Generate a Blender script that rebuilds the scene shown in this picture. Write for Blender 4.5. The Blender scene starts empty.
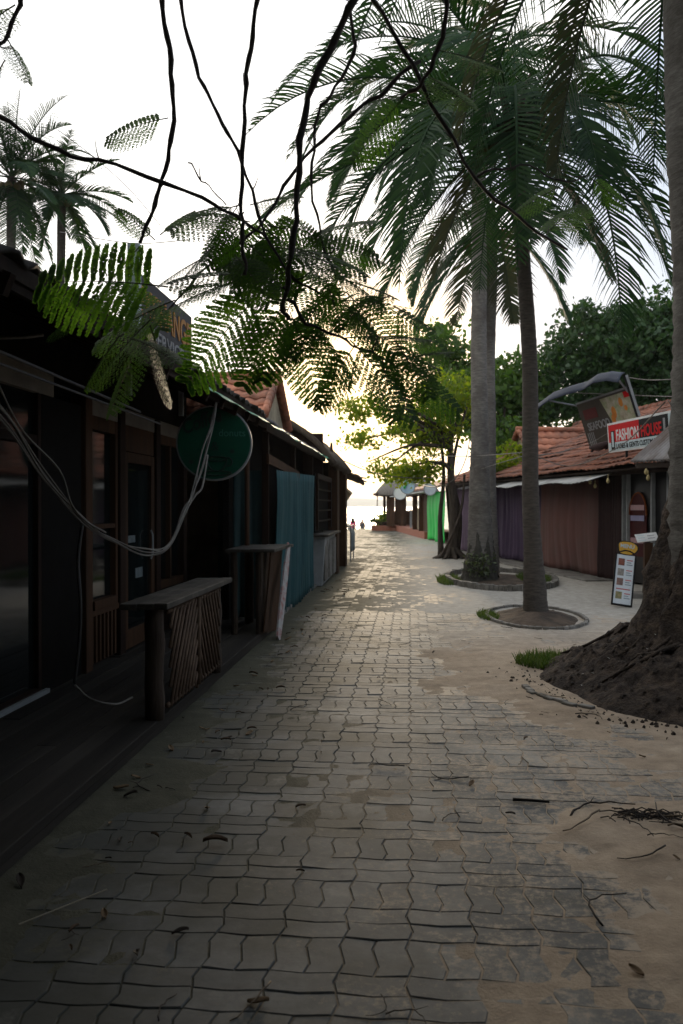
import bpy, bmesh, math, random
import numpy as np
from mathutils import Vector, Matrix, noise
random.seed(7); rng = np.random.default_rng(7)
sc = bpy.context.scene
COL = sc.collection
# ------------------------------------------------------------------ camera
F_PX, W_PX, H_PX, VPX, HOR = 850.0, 683, 1024, 410.0, 506.0
yaw = math.atan((VPX - W_PX/2)/F_PX); pitch = math.atan((HOR - H_PX/2)/F_PX)
CAM = Vector((0, 0, 1.5))
cam = bpy.data.cameras.new('camera'); camo = bpy.data.objects.new('camera', cam); COL.objects.link(camo)
cam.sensor_fit = 'VERTICAL'; cam.sensor_height = 36; cam.lens = F_PX/H_PX*36
cam.clip_start = 0.05; cam.clip_end = 30000
camo.location = CAM; camo.rotation_euler = (math.pi/2 + pitch, 0, yaw)
sc.camera = camo
cam.dof.use_dof = True; cam.dof.focus_distance = 6.0; cam.dof.aperture_fstop = 4.0
RM = camo.rotation_euler.to_matrix()
def ray(px, py): return RM @ Vector(((px - W_PX/2)/F_PX, -(py - H_PX/2)/F_PX, -1))
def P(px, py, d):                     # the point seen at a pixel of the photograph, d metres down the alley
    r = ray(px, py); return CAM + r*(d/r.y)
def G(px, py, z=0.0):                 # the ground point seen at a pixel
    r = ray(px, py); return CAM + r*((z - CAM.z)/r.z)
# ------------------------------------------------------------------ world and sun
SUN_EL, SUN_AZ = math.radians(8.0), math.radians(-3.0)
wd = bpy.data.worlds.new("World"); sc.world = wd; wd.use_nodes = True
nt = wd.node_tree; nt.nodes.clear()
N = nt.nodes.new; L = nt.links.new
out = N('ShaderNodeOutputWorld'); bg = N('ShaderNodeBackground'); sky = N('ShaderNodeTexSky')
sky.sky_type = 'NISHITA'; sky.sun_disc = False; sky.sun_elevation = SUN_EL; sky.sun_rotation = SUN_AZ
sky.dust_density = 2.0; sky.air_density = 1.0
tc = N('ShaderNodeTexCoord'); nz = N('ShaderNodeTexNoise'); nz.inputs['Scale'].default_value = 2.2; nz.inputs['Detail'].default_value = 7
mp = N('ShaderNodeMapping'); mp.inputs['Scale'].default_value = (1, 1, 2.4); mp.inputs['Location'].default_value = (.35, .1, 0)
L(tc.outputs['Generated'], mp.inputs[0]); L(mp.outputs[0], nz.inputs['Vector'])
rp = N('ShaderNodeValToRGB'); rp.color_ramp.elements[0].position = .46; rp.color_ramp.elements[1].position = .62
sx_ = N('ShaderNodeSeparateXYZ'); L(tc.outputs['Generated'], sx_.inputs[0]); lr = N('ShaderNodeMapRange'); lr.inputs[1].default_value = -.35; lr.inputs[2].default_value = .35; lr.inputs[3].default_value = .12; lr.inputs[4].default_value = -.08; L(sx_.outputs['X'], lr.inputs[0])
ad_ = N('ShaderNodeMath'); ad_.operation = 'ADD'; L(nz.outputs['Fac'], ad_.inputs[0]); L(lr.outputs[0], ad_.inputs[1]); L(ad_.outputs[0], rp.inputs[0])
cl = N('ShaderNodeMixRGB'); cl.inputs[1].default_value = (5.4, 6.4, 8.0, 1); cl.inputs[2].default_value = (14.5, 14.3, 14.0, 1)
L(rp.outputs[0], cl.inputs[0])
sun_dir = (math.sin(SUN_AZ)*math.cos(SUN_EL), math.cos(SUN_AZ)*math.cos(SUN_EL), math.sin(SUN_EL))
dt = N('ShaderNodeVectorMath'); dt.operation = 'DOT_PRODUCT'; dt.inputs[1].default_value = sun_dir; nv = N('ShaderNodeVectorMath'); nv.operation = 'NORMALIZE'
L(tc.outputs['Generated'], nv.inputs[0]); L(nv.outputs[0], dt.inputs[0])
gr = N('ShaderNodeMapRange'); gr.interpolation_type = 'SMOOTHSTEP'; gr.inputs[1].default_value = .987; gr.inputs[2].default_value = .9998; L(dt.outputs['Value'], gr.inputs[0])
warm = N('ShaderNodeMixRGB'); warm.inputs[2].default_value = (20, 14.5, 8.0, 1); L(gr.outputs[0], warm.inputs[0]); L(cl.outputs[0], warm.inputs[1])
mx = N('ShaderNodeMixRGB'); mx.blend_type = 'MIX'; mx.inputs[0].default_value = .82
L(sky.outputs[0], mx.inputs[1]); L(warm.outputs[0], mx.inputs[2])
L(mx.outputs[0], bg.inputs[0]); bg.inputs[1].default_value = 0.10
L(bg.outputs[0], out.inputs[0])
sl = bpy.data.lights.new('sun', 'SUN'); sl.energy = 2.0; sl.angle = math.radians(6); sl.color = (1, .80, .55)
so = bpy.data.objects.new('sun', sl); COL.objects.link(so)
tosun = Vector((math.sin(SUN_AZ)*math.cos(SUN_EL), math.cos(SUN_AZ)*math.cos(SUN_EL), math.sin(SUN_EL)))
so.rotation_euler = tosun.to_track_quat('Z', 'Y').to_euler(); so.location = (0, 40, 30)
sc.view_settings.view_transform = 'Standard'; sc.view_settings.look = 'None'
sc.view_settings.gamma = 1; sc.view_settings.exposure = 0.46; sc.view_settings.use_curve_mapping = False
# ------------------------------------------------------------------ materials
MATS = {}
def pmat(name, c1, c2=None, scale=4, rough=.8, bump=.3, stretch=(1, 1, 1), spec=.3, dirt=None, dscale=1.2, island=0., metal=0, bdist=.01, detail=5):
    if name in MATS: return MATS[name]
    m = bpy.data.materials.new(name); m.use_nodes = True; t = m.node_tree; n = t.nodes; l = t.links
    b = n['Principled BSDF']; b.inputs['Roughness'].default_value = rough; b.inputs['Specular IOR Level'].default_value = spec
    b.inputs['Metallic'].default_value = metal
    c2 = c2 or tuple(x*.6 for x in c1)
    co = n.new('ShaderNodeTexCoord'); ma = n.new('ShaderNodeMapping'); ma.inputs['Scale'].default_value = stretch
    l.new(co.outputs['Object'], ma.inputs[0])
    no = n.new('ShaderNodeTexNoise'); no.inputs['Scale'].default_value = scale; no.inputs['Detail'].default_value = detail; no.inputs['Roughness'].default_value = .65
    l.new(ma.outputs[0], no.inputs['Vector'])
    mr = n.new('ShaderNodeMapRange'); mr.inputs[1].default_value = .3; mr.inputs[2].default_value = .7; l.new(no.outputs['Fac'], mr.inputs[0])
    mi = n.new('ShaderNodeMixRGB'); mi.inputs[1].default_value = (*c1, 1); mi.inputs[2].default_value = (*c2, 1); l.new(mr.outputs[0], mi.inputs[0])
    last = mi.outputs[0]
    if dirt:
        n2 = n.new('ShaderNodeTexNoise'); n2.inputs['Scale'].default_value = dscale; n2.inputs['Detail'].default_value = 8; n2.inputs['Roughness'].default_value = .7
        l.new(co.outputs['Object'], n2.inputs['Vector'])
        r2 = n.new('ShaderNodeMapRange'); r2.inputs[1].default_value = .45; r2.inputs[2].default_value = .68; l.new(n2.outputs['Fac'], r2.inputs[0])
        m2 = n.new('ShaderNodeMixRGB'); m2.inputs[2].default_value = (*dirt, 1); l.new(r2.outputs[0], m2.inputs[0]); l.new(last, m2.inputs[1]); last = m2.outputs[0]
    if island:
        g = n.new('ShaderNodeNewGeometry'); r3 = n.new('ShaderNodeMapRange'); r3.inputs[3].default_value = 1-island; r3.inputs[4].default_value = 1+island
        l.new(g.outputs['Random Per Island'], r3.inputs[0])
        m3 = n.new('ShaderNodeVectorMath'); m3.operation = 'SCALE'; l.new(last, m3.inputs[0]); l.new(r3.outputs[0], m3.inputs['Scale']); last = m3.outputs[0]
    l.new(last, b.inputs['Base Color'])
    if bump:
        bu = n.new('ShaderNodeBump'); bu.inputs['Strength'].default_value = bump; bu.inputs['Distance'].default_value = bdist
        l.new(no.outputs['Fac'], bu.inputs['Height']); l.new(bu.outputs[0], b.inputs['Normal'])
    MATS[name] = m; return m
def leafmat(name, c1, c2, trans=.45, rough=.5, tint=None, spec=.3):
    if name in MATS: return MATS[name]
    m = bpy.data.materials.new(name); m.use_nodes = True; t = m.node_tree; n = t.nodes; l = t.links
    b = n['Principled BSDF']; b.inputs['Roughness'].default_value = rough; b.inputs['Specular IOR Level'].default_value = spec
    g = n.new('ShaderNodeNewGeometry'); mi = n.new('ShaderNodeMixRGB'); mi.inputs[1].default_value = (*c1, 1); mi.inputs[2].default_value = (*c2, 1)
    l.new(g.outputs['Random Per Island'], mi.inputs[0]); l.new(mi.outputs[0], b.inputs['Base Color'])
    tr = n.new('ShaderNodeBsdfTranslucent'); tt = n.new('ShaderNodeMixRGB'); tt.blend_type = 'MULTIPLY'; tt.inputs[0].default_value = 1
    tt.inputs[2].default_value = (*(tint or (2.2, 2.4, .8)), 1); l.new(mi.outputs[0], tt.inputs[1]); l.new(tt.outputs[0], tr.inputs[0])
    ms = n.new('ShaderNodeMixShader'); ms.inputs[0].default_value = trans
    l.new(b.outputs[0], ms.inputs[1]); l.new(tr.outputs[0], ms.inputs[2]); l.new(ms.outputs[0], n['Material Output'].inputs[0])
    MATS[name] = m; return m
def glassmat():
    m = bpy.data.materials.new('dark_glass'); m.use_nodes = True; b = m.node_tree.nodes['Principled BSDF']
    b.inputs['Base Color'].default_value = (.006, .008, .008, 1); b.inputs['Roughness'].default_value = .06; b.inputs['Specular IOR Level'].default_value = .5
    return m
GLASS = glassmat()
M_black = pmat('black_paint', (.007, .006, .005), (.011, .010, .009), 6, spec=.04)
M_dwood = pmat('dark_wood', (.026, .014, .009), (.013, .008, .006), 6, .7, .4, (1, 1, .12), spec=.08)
M_bwood = pmat('brown_wood', (.075, .036, .018), (.030, .017, .010), 7, .7, .4, (1, 1, .1), spec=.1)
M_log = pmat('log_bark', (.075, .050, .032), (.025, .016, .011), 14, .9, .8, (1, 1, .15), bdist=.02)
M_plank = pmat('grey_plank', (.050, .042, .034), (.021, .018, .015), 7, .75, .5, (1, .08, 1), island=.3, spec=.1)
M_ctop = pmat('counter_top', (.060, .052, .043), (.033, .028, .023), 9, .7, .4, (1, .15, 1), spec=.15, dirt=(.12, .105, .085), dscale=3)
M_beige = pmat('beige_plaster', (.22, .195, .16), (.15, .13, .105), 3, .85, .2, dirt=(.10, .085, .07))
M_cream = pmat('cream_plaster', (.50, .42, .28), (.38, .31, .21), 3, .85, .2, dirt=(.2, .17, .12))
M_tile = pmat('orange_tile', (.52, .21, .12), (.34, .13, .075), 5, .8, .3, dirt=(.13, .075, .055), dscale=1.3)
M_tile2 = pmat('weathered_tile', (.33, .125, .070), (.17, .07, .045), 6, .85, .3, dirt=(.075, .055, .047), dscale=1.6)
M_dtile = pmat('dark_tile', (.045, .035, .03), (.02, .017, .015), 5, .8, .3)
M_thatch = pmat('thatch', (.13, .10, .07), (.05, .038, .028), 20, .95, 1, (3, 3, .5), bdist=.03)
M_conc = pmat('concrete', (.24, .225, .20), (.15, .14, .125), 9, .9, .4, dirt=(.08, .07, .055), dscale=3)
M_metal = pmat('corrugated_metal', (.30, .29, .29), (.16, .15, .15), 3, .5, .1, metal=.4, dirt=(.11, .07, .05))
M_greyp = pmat('grey_paint', (.30, .31, .31), (.20, .21, .21), 4, .6, .1)
M_white = pmat('white_paint', (.72, .72, .70), (.55, .55, .53), 5, .6, .1)
M_red = pmat('red_print', (.58, .012, .015), (.45, .010, .012), 4, .6, 0, spec=.12)
M_blackp = pmat('black_print', (.010, .010, .011), (.016, .016, .016), 4, .6, 0, spec=.1)
M_palebl = pmat('pale_blue_print', (.50, .60, .62), (.42, .50, .52), 4, .5, 0)
M_yel = pmat('yellow_print', (.65, .36, .03), (.52, .28, .03), 5, .5, 0)
M_orange = pmat('orange_letters', (.50, .21, .02), (.38, .15, .02), 5, .5, 0)
M_greyt = pmat('grey_letters', (.30, .30, .30), (.22, .22, .22), 5, .6, 0)
M_green = pmat('green_enamel', (.006, .095, .050), (.004, .07, .038), 3, .7, .1, spec=.1, dirt=(.004, .055, .032))
M_dgreen = pmat('dark_green_print', (.002, .02, .012), (.003, .028, .016), 5, .5, 0)
M_pgreen = pmat('pale_green_print', (.03, .20, .13), (.04, .22, .15), 5, .5, 0)
M_trim = pmat('green_tarp_trim', (.01, .30, .15), (.01, .18, .10), 4, .5, .3)
M_teal = pmat('teal_curtain', (.030, .092, .098), (.012, .048, .055), 3, .9, .8, (1, 1, .4), dirt=(.03, .075, .075))
M_gtarp = pmat('green_tarp', (.02, .42, .06), (.015, .30, .05), 2, .6, .2)
M_purp = pmat('purple_curtain', (.075, .050, .085), (.045, .03, .055), 2, .9, .3, (1, 1, .3))
M_brownc = pmat('brown_curtain', (.14, .062, .050), (.095, .042, .036), 2, .9, .3, (1, 1, .3), dirt=(.10, .055, .045))
M_darkc = pmat('dark_curtain', (.05, .028, .026), (.03, .017, .016), 2, .9, .3)
M_wire = pmat('pale_cable', (.21, .19, .16), (.09, .08, .065), 12, .6, .1)
M_wired = pmat('dark_cable', (.03, .03, .03), (.06, .055, .05), 12, .6, .1)
M_navy = pmat('navy_canopy', (.014, .018, .036), (.045, .052, .07), 1.5, .6, .2, spec=.15)
M_photo = pmat('food_picture', (.55, .50, .40), (.25, .22, .14), 6, .5, 0, dirt=(.20, .30, .12), dscale=5)
M_orng = pmat('food_orange', (.62, .26, .04), (.48, .14, .03), 6, .5, 0)
M_brick = pmat('brick_face', (.30, .11, .065), (.18, .07, .045), 9, .85, .4)
M_soil = pmat('mound_soil', (.125, .088, .060), (.05, .036, .026), 7, .95, 1, dirt=(.026, .02, .015), dscale=3, bdist=.03)
M_root = pmat('root_mass', (.060, .045, .035), (.016, .012, .010), 22, .95, 1, bdist=.05, dirt=(.11, .08, .058), dscale=9)
M_trunk = pmat('palm_bark', (.21, .195, .17), (.10, .09, .08), 9, .9, .6, (1, 1, 4), bdist=.02, dirt=(.07, .058, .048), dscale=1.6)
M_trunkd = pmat('palm_bark_dark', (.10, .085, .07), (.045, .037, .03), 9, .9, .6, (1, 1, 4), bdist=.02)
M_bark = pmat('tree_bark', (.085, .065, .05), (.035, .027, .02), 12, .9, .7, (1, 1, .3), bdist=.02)
M_branch = pmat('branch_bark', (.060, .048, .040), (.024, .019, .016), 20, .85, .5)
L_flame = leafmat('feathery_leaf', (.024, .060, .013), (.048, .098, .020), .52)
L_canopy = leafmat('canopy_leaf', (.030, .060, .014), (.05, .09, .02), .3)
L_palm = leafmat('palm_leaflet', (.009, .028, .012), (.024, .056, .018), .22, .6, (2.2, 2.4, .8), .15)
L_palmdry = leafmat('dry_palm_leaflet', (.035, .042, .014), (.022, .036, .014), .3, .6, (2.2, 1.6, .6))
L_back = leafmat('dark_broad_leaf', (.016, .042, .012), (.035, .075, .02), .25)
L_glow = leafmat('yellow_green_leaf', (.055, .11, .016), (.13, .17, .02), .62, .5, (3.0, 2.6, .6))
L_grass = leafmat('grass_blade', (.035, .075, .015), (.09, .11, .035), .3)
L_dry = leafmat('dry_leaf', (.12, .07, .035), (.05, .03, .018), .1, .8, (1, 1, 1))
# ------------------------------------------------------------------ mesh builder
ORG = {}
class MB:
    def __init__(s): s.v = []; s.f = []
    def add(s, vs, fs):
        k = len(s.v); s.v += [tuple(v) for v in vs]; s.f += [tuple(i + k for i in f) for f in fs]; return s
    def box(s, c, size, rot=None):
        hx, hy, hz = (a/2 for a in size); c = Vector(c)
        vs = [Vector((x, y, z)) for x in (-hx, hx) for y in (-hy, hy) for z in (-hz, hz)]
        if rot is not None: vs = [rot @ v for v in vs]
        return s.add([c + v for v in vs], [(0, 1, 3, 2), (4, 6, 7, 5), (0, 4, 5, 1), (2, 3, 7, 6), (0, 2, 6, 4), (1, 5, 7, 3)])
    def b2(s, a, b): return s.box([(x + y)/2 for x, y in zip(a, b)], [abs(y - x) for x, y in zip(a, b)])
    def beam(s, p0, p1, w, h, up=(0, 0, 1)):
        p0, p1 = Vector(p0), Vector(p1); d = (p1 - p0); l = d.length; d.normalize(); u = Vector(up)
        if abs(d.dot(u)) > .98: u = Vector((1, 0, 0))
        x = d.cross(u).normalized(); z = x.cross(d)
        r = Matrix((x, d, z)).transposed()
        return s.box((p0 + p1)/2, (w, l, h), r)
    def tube(s, pts, rad, n=8, cap=True, fn=None):
        pts = [Vector(p) for p in pts]; m = len(pts)
        if not hasattr(rad, '__len__'): rad = [rad]*m
        vs = []; ref = Vector((0, 0, 1))
        t0 = (pts[1] - pts[0]).normalized()
        if abs(t0.dot(ref)) > .9: ref = Vector((1, 0, 0))
        x = t0.cross(ref).normalized()
        for i, p in enumerate(pts):
            t = (pts[min(i + 1, m - 1)] - pts[max(i - 1, 0)]).normalized()
            x = (x - t*x.dot(t)).normalized(); y = t.cross(x)
            for k in range(n):
                a = 2*math.pi*k/n; r = rad[i]*(fn(i, a) if fn else 1)
                vs.append(p + (x*math.cos(a) + y*math.sin(a))*r)
        fs = [(i*n + k, i*n + (k + 1) % n, (i + 1)*n + (k + 1) % n, (i + 1)*n + k) for i in range(m - 1) for k in range(n)]
        if cap: fs += [tuple(range(n))[::-1], tuple(range((m - 1)*n, m*n))]
        return s.add(vs, fs)
    def prism(s, pts, off):        # planar outline extruded by the vector off
        pts = [Vector(p) for p in pts]; off = Vector(off); n = len(pts)
        return s.add(pts + [p + off for p in pts], [tuple(range(n))[::-1], tuple(range(n, 2*n))] + [(i, (i + 1) % n, n + (i + 1) % n, n + i) for i in range(n)])
    def disc(s, c, ax, r, th, n=40, ry=None):
        c = Vector(c); ax = Vector(ax).normalized(); u = ax.cross(Vector((0, 0, 1))).normalized(); w = u.cross(ax); ry = ry or r
        return s.prism([c + u*math.cos(2*math.pi*k/n)*r + w*math.sin(2*math.pi*k/n)*ry for k in range(n)], ax*th)
    def grid(s, fn, nu, nv):
        return s.add([fn(i/nu, j/nv) for j in range(nv + 1) for i in range(nu + 1)],
                     [(j*(nu + 1) + i, j*(nu + 1) + i + 1, (j + 1)*(nu + 1) + i + 1, (j + 1)*(nu + 1) + i) for j in range(nv) for i in range(nu)])
    def build(s, name, mat, parent=None, smooth=False, bevel=0, thick=0):
        org = ORG.get(parent.name, Vector()) if parent else Vector()
        me = bpy.data.meshes.new(name); me.from_pydata([tuple(Vector(v) - org) for v in s.v], [], s.f); me.update()
        return link(name, me, mat, parent, smooth, bevel, thick, org)
def link(name, me, mat, parent=None, smooth=False, bevel=0, thick=0, org=None):
    o = bpy.data.objects.new(name, me); COL.objects.link(o)
    me.materials.append(mat)
    if smooth: me.shade_smooth()
    if parent: o.parent = parent; ORG[o.name] = org
    if bevel:
        b = o.modifiers.new('bevel', 'BEVEL'); b.width = bevel; b.segments = 2; b.limit_method = 'ANGLE'
    if thick:
        b = o.modifiers.new('solid', 'SOLIDIFY'); b.thickness = thick; b.offset = 0
    return o
def npmesh(name, V, Fq, mat, parent=None, smooth=False):
    """V (n,3) float, Fq (m,k) int: one mesh of equal polygons"""
    org = ORG.get(parent.name, Vector()) if parent else Vector()
    V = V - np.array(org)
    me = bpy.data.meshes.new(name); m, k = Fq.shape
    me.vertices.add(len(V)); me.vertices.foreach_set('co', V.astype(np.float32).ravel())
    me.loops.add(m*k); me.loops.foreach_set('vertex_index', Fq.astype(np.int32).ravel())
    me.polygons.add(m); me.polygons.foreach_set('loop_start', (np.arange(m)*k).astype(np.int32))
    me.update(calc_edges=True); me.validate()
    return link(name, me, mat, parent, smooth, 0, 0, org)
def thing(name, label, cat, loc, group=None):
    o = bpy.data.objects.new(name, None); COL.objects.link(o); o.location = loc; o.empty_display_size = .3
    ORG[o.name] = Vector(loc); o['label'] = label; o['category'] = cat
    if group: o['group'] = group
    return o
def tag(o, label, cat, group=None, kind=None, base=None):
    if base is not None:
        b = Vector(base); o.data.transform(Matrix.Translation(-b)); o.location = b
    o['label'] = label; o['category'] = cat
    if group: o['group'] = group
    if kind: o['kind'] = kind
    return o
def struct(o): o['kind'] = 'structure'; return o
def text(name, body, mat, parent, org, right, up, size, width=None, depth=.004, bold=False, shear=0, align='LEFT'):
    cu = bpy.data.curves.new(name, 'FONT'); cu.body = body; cu.size = size; cu.extrude = depth; cu.align_x = align; cu.shear = shear
    if bold: cu.offset = size*.02
    to = bpy.data.objects.new(name, cu); COL.objects.link(to)
    dg = bpy.context.evaluated_depsgraph_get(); me = bpy.data.meshes.new_from_object(to.evaluated_get(dg))
    bpy.data.objects.remove(to)
    right = Vector(right).normalized(); up = Vector(up).normalized(); nrm = right.cross(up)
    if width:
        xs = [v.co.x for v in me.vertices]; w = max(xs) - min(xs); k = width/w
        for v in me.vertices: v.co.x *= k
    o0 = ORG.get(parent.name, Vector())
    M = Matrix.Translation(Vector(org) - o0) @ Matrix((right, up, nrm)).transposed().to_4x4()
    me.transform(M); me.materials.clear()
    return link(name, me, mat, parent, org=o0)
def lerp(a, b, t): return a + (b - a)*t
def smooth_pts(pts, n=6):             # Catmull-Rom
    pts = [Vector(p) for p in pts]; q = [pts[0]*2 - pts[1]] + pts + [pts[-1]*2 - pts[-2]]; r = []
    for i in range(1, len(q) - 2):
        a, b, c, d = q[i-1:i+3]
        for k in range(n):
            t = k/n; r.append(.5*((2*b) + (c - a)*t + (2*a - 5*b + 4*c - d)*t*t + (3*b - a - 3*c + d)*t**3))
    return r + [pts[-1]]
def ns(x, y, s=1., o=0.): return noise.noise(Vector((x*s + o, y*s - o, o)))

# ================================================================== GROUND
FA, FU, FN = Vector((3.96, 17.7, 0)), Vector((-.217, .976, 0)).normalized(), Vector((.976, .217, 0)).normalized()
def FS(s, n=0., z=0.): return FA + FU*s + FN*n + Vector((0, 0, z))   # along the right-hand row of stalls, n inward
def spx(px, n=0.):                                                    # s where the facade meets an image column
    r = ray(px, 506); a = FA + FN*n
    # CAM.x + r.x t = a.x + FU.x s ; r.y t = a.y + FU.y s
    return (a.x*r.y - a.y*r.x)/(FU.y*r.x - FU.x*r.y)
def right_edge(y):
    if y < 28: return FA.x + (y - FA.y)*FU.x/FU.y
    return 1.6 + (y - 28)*(-2.9/29)
def left_edge(y): return -1.60 if y < 22 else -1.60 - min(1, (y - 22)/10)*3.2
def sand_h(x, y):
    """height of the loose sand sheet relative to the paver tops"""
    def bl(cx, cy, rx, ry): return max(0, 1 - ((x - cx)/rx)**2 - ((y - cy)/ry)**2)
    n1 = ns(x, y, 1.3, 3.1); n2 = ns(x, y, 4.5, 1.7); n3 = ns(x, y, 14, 5.)
    p = 1.5*bl(1.75, 7.6, 1.9, 1.75) + 1.2*bl(3.2, 7.4, 2.3, 2.2) + 1.5*bl(1.6, 3.85, 1.15, .72) + 1.2*bl(1.3, 2.8, .60, .75) + 1.2*bl(2.6, 3.3, 1.1, 1.2)
    p += .6*bl(1.0, 9.4, 1.0, 1.8) + .3*bl(2.5, 10.5, 1.6, 1.5) + .3*bl(.6, 16, 1.6, 5) + .5*bl(1.3, 5.9, 1.0, 1.2)
    left = max(0, min(1.3, (-1.26 - x + .14*n2*2 + .35*n1 + .12*n3)/.22)) if y < 24 else 0
    h = -.0042 + .0020*min(1, max(0, x + .6)) + .020*min(1.2, max(0, p - .36 + .5*n1 + .4*n2 + .25*n3)) + .0025*n2 + .0025*n3 + .010*left + .0035*min(1, max(0, (x - .3)/1.5)) + (.004 if y > 12 else 0)
    if x < -1.45 and y < 24: h = max(h, -.004)
    if y < 9 and x < 5: h = min(h, .016 + .005*n3)
    if x > right_edge(y) + .3: h = -.006
    return h
xs = np.concatenate([np.array([-60, -40, -25, -15, -10, -7, -5]), np.arange(-3.5, 4.6, .045), np.array([5, 6, 7, 9, 12, 18, 30, 60])])
ys = np.concatenate([np.array([-60, -40, -20, -10, -5, -2, 0]), np.arange(1.5, 13, .05), np.arange(13, 30, .15), np.arange(30, 56, .8), np.array([56.])])
V = np.array([(x, y, sand_h(x, y)) for y in ys for x in xs]); nx_ = len(xs)
ii, jj = np.meshgrid(np.arange(nx_ - 1), np.arange(len(ys) - 1)); a_ = (jj*nx_ + ii).ravel()
def ground_mat():
    m = bpy.data.materials.new('sandy_ground'); m.use_nodes = True; t = m.node_tree; n = t.nodes; l = t.links
    b = n['Principled BSDF']; b.inputs['Roughness'].default_value = .95; b.inputs['Specular IOR Level'].default_value = .15
    co = n.new('ShaderNodeTexCoord')
    def nse(s, d=6):
        q = n.new('ShaderNodeTexNoise'); q.inputs['Scale'].default_value = s; q.inputs['Detail'].default_value = d; q.inputs['Roughness'].default_value = .7; l.new(co.outputs['Object'], q.inputs['Vector']); return q
    n1, n2, n3 = nse(.9), nse(7), nse(60, 3)
    r1 = n.new('ShaderNodeMapRange'); r1.inputs[1].default_value = .4; r1.inputs[2].default_value = .65; l.new(n1.outputs['Fac'], r1.inputs[0])
    m1 = n.new('ShaderNodeMixRGB'); m1.inputs[1].default_value = (.42, .33, .24, 1); m1.inputs[2].default_value = (.31, .235, .165, 1); l.new(r1.outputs[0], m1.inputs[0])
    # soil on the shop side is darker and mossy
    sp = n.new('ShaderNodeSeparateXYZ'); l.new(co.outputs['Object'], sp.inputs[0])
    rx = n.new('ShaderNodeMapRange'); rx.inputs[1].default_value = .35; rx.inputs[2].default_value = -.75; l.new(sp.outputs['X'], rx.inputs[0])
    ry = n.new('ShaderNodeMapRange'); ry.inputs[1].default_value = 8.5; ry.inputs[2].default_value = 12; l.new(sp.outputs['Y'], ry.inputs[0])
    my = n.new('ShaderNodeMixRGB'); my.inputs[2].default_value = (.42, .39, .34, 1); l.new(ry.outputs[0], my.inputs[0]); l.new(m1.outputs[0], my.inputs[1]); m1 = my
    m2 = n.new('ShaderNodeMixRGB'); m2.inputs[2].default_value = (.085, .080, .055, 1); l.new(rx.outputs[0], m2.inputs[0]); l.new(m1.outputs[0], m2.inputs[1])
    r2 = n.new('ShaderNodeMapRange'); r2.inputs[1].default_value = .35; r2.inputs[2].default_value = .75; r2.inputs[3].default_value = .7; r2.inputs[4].default_value = 1.15; l.new(n2.outputs['Fac'], r2.inputs[0])
    v = n.new('ShaderNodeVectorMath'); v.operation = 'SCALE'; l.new(m2.outputs[0], v.inputs[0]); l.new(r2.outputs[0], v.inputs['Scale']); l.new(v.outputs[0], b.inputs['Base Color'])
    bu = n.new('ShaderNodeBump'); bu.inputs['Strength'].default_value = .6; bu.inputs['Distance'].default_value = .008; l.new(n3.outputs['Fac'], bu.inputs['Height']); l.new(bu.outputs[0], b.inputs['Normal'])
    return m
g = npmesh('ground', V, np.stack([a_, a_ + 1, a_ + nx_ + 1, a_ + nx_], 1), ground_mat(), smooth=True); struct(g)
# pavers: two rows of stretchers, one row of headers, all edges following one zigzag field
def zig(t):
    t = t % 1.0
    return (4*t if t < .25 else (2 - 4*t if t < .75 else 4*t - 4))
U = .225
def warp(x, y):
    a = .0125; return x + a*zig(y/U)*.95 + .006*ns(x, y, .6, 2), y + a*.45*zig(x/U + .25) + .008*ns(x, y, .5, 9)
pv, pf4 = [], []
def paver(x0, y0, w, h):
    cx, cy = x0 + w/2, y0 + h/2
    d = cy
    if cx > right_edge(cy) + .1 or cx < left_edge(cy) - .08*random.random(): return
    for (mx_, my_, rx, ry) in ((1.69, 11.6, .66, 1.25), (1.7, 17.6, 1.1, 2.3), (2.8, 7.3, 1.2, 1.5)):
        if ((cx - mx_)/rx)**2 + ((cy - my_)/ry)**2 < .8: return
    st = .03 if d < 8 else (.06 if d < 14 else .12)
    gap = .0024; ch = .003
    def edge(a, b):
        n = max(1, round(math.dist(a, b)/st)); return [(a[0] + (b[0] - a[0])*k/n, a[1] + (b[1] - a[1])*k/n) for k in range(n)]
    c4 = [(x0, y0), (x0 + w, y0), (x0 + w, y0 + h), (x0, y0 + h)]
    ol = edge(c4[0], c4[1]) + edge(c4[1], c4[2]) + edge(c4[2], c4[3]) + edge(c4[3], c4[0])
    dz = random.gauss(0, .0012) + .004*ns(cx, cy, .8, 4); tx, ty = random.gauss(0, .008), random.gauss(0, .008)
    ir = []; orr = []
    for (x, y) in ol:
        sx = (x - cx)/(w/2); sy = (y - cy)/(h/2)
        for r, g_, z in ((orr, gap, -.004), (ir, gap + ch, 0)):
            X, Y = warp(x, y); X -= sx*g_; Y -= sy*g_
            r.append((X, Y, z + dz + tx*(x - cx) + ty*(y - cy)))
    n = len(ol); k = len(pv); pv.extend(ir + orr + [(p[0], p[1], p[2] - .02) for p in orr])
    pf4.append(tuple(range(k, k + n)))
    for r in (0, 1):
        for i in range(n):
            j = (i + 1) % n; pf4.append((k + r*n + i, k + (r + 1)*n + i, k + (r + 1)*n + j, k + r*n + j))
y = 1.575
while y < 55.6:
    x = -4.95
    while x < 5.4:
        if left_edge(y) - .3 < x < right_edge(y) + .3:
            paver(x, y, U, U/2); paver(x + 0, y + U/2, U, U/2)
            paver(x, y + U, U/2, U); paver(x + U/2, y + U, U/2, U)
        x += U
    y += 2*U
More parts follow.
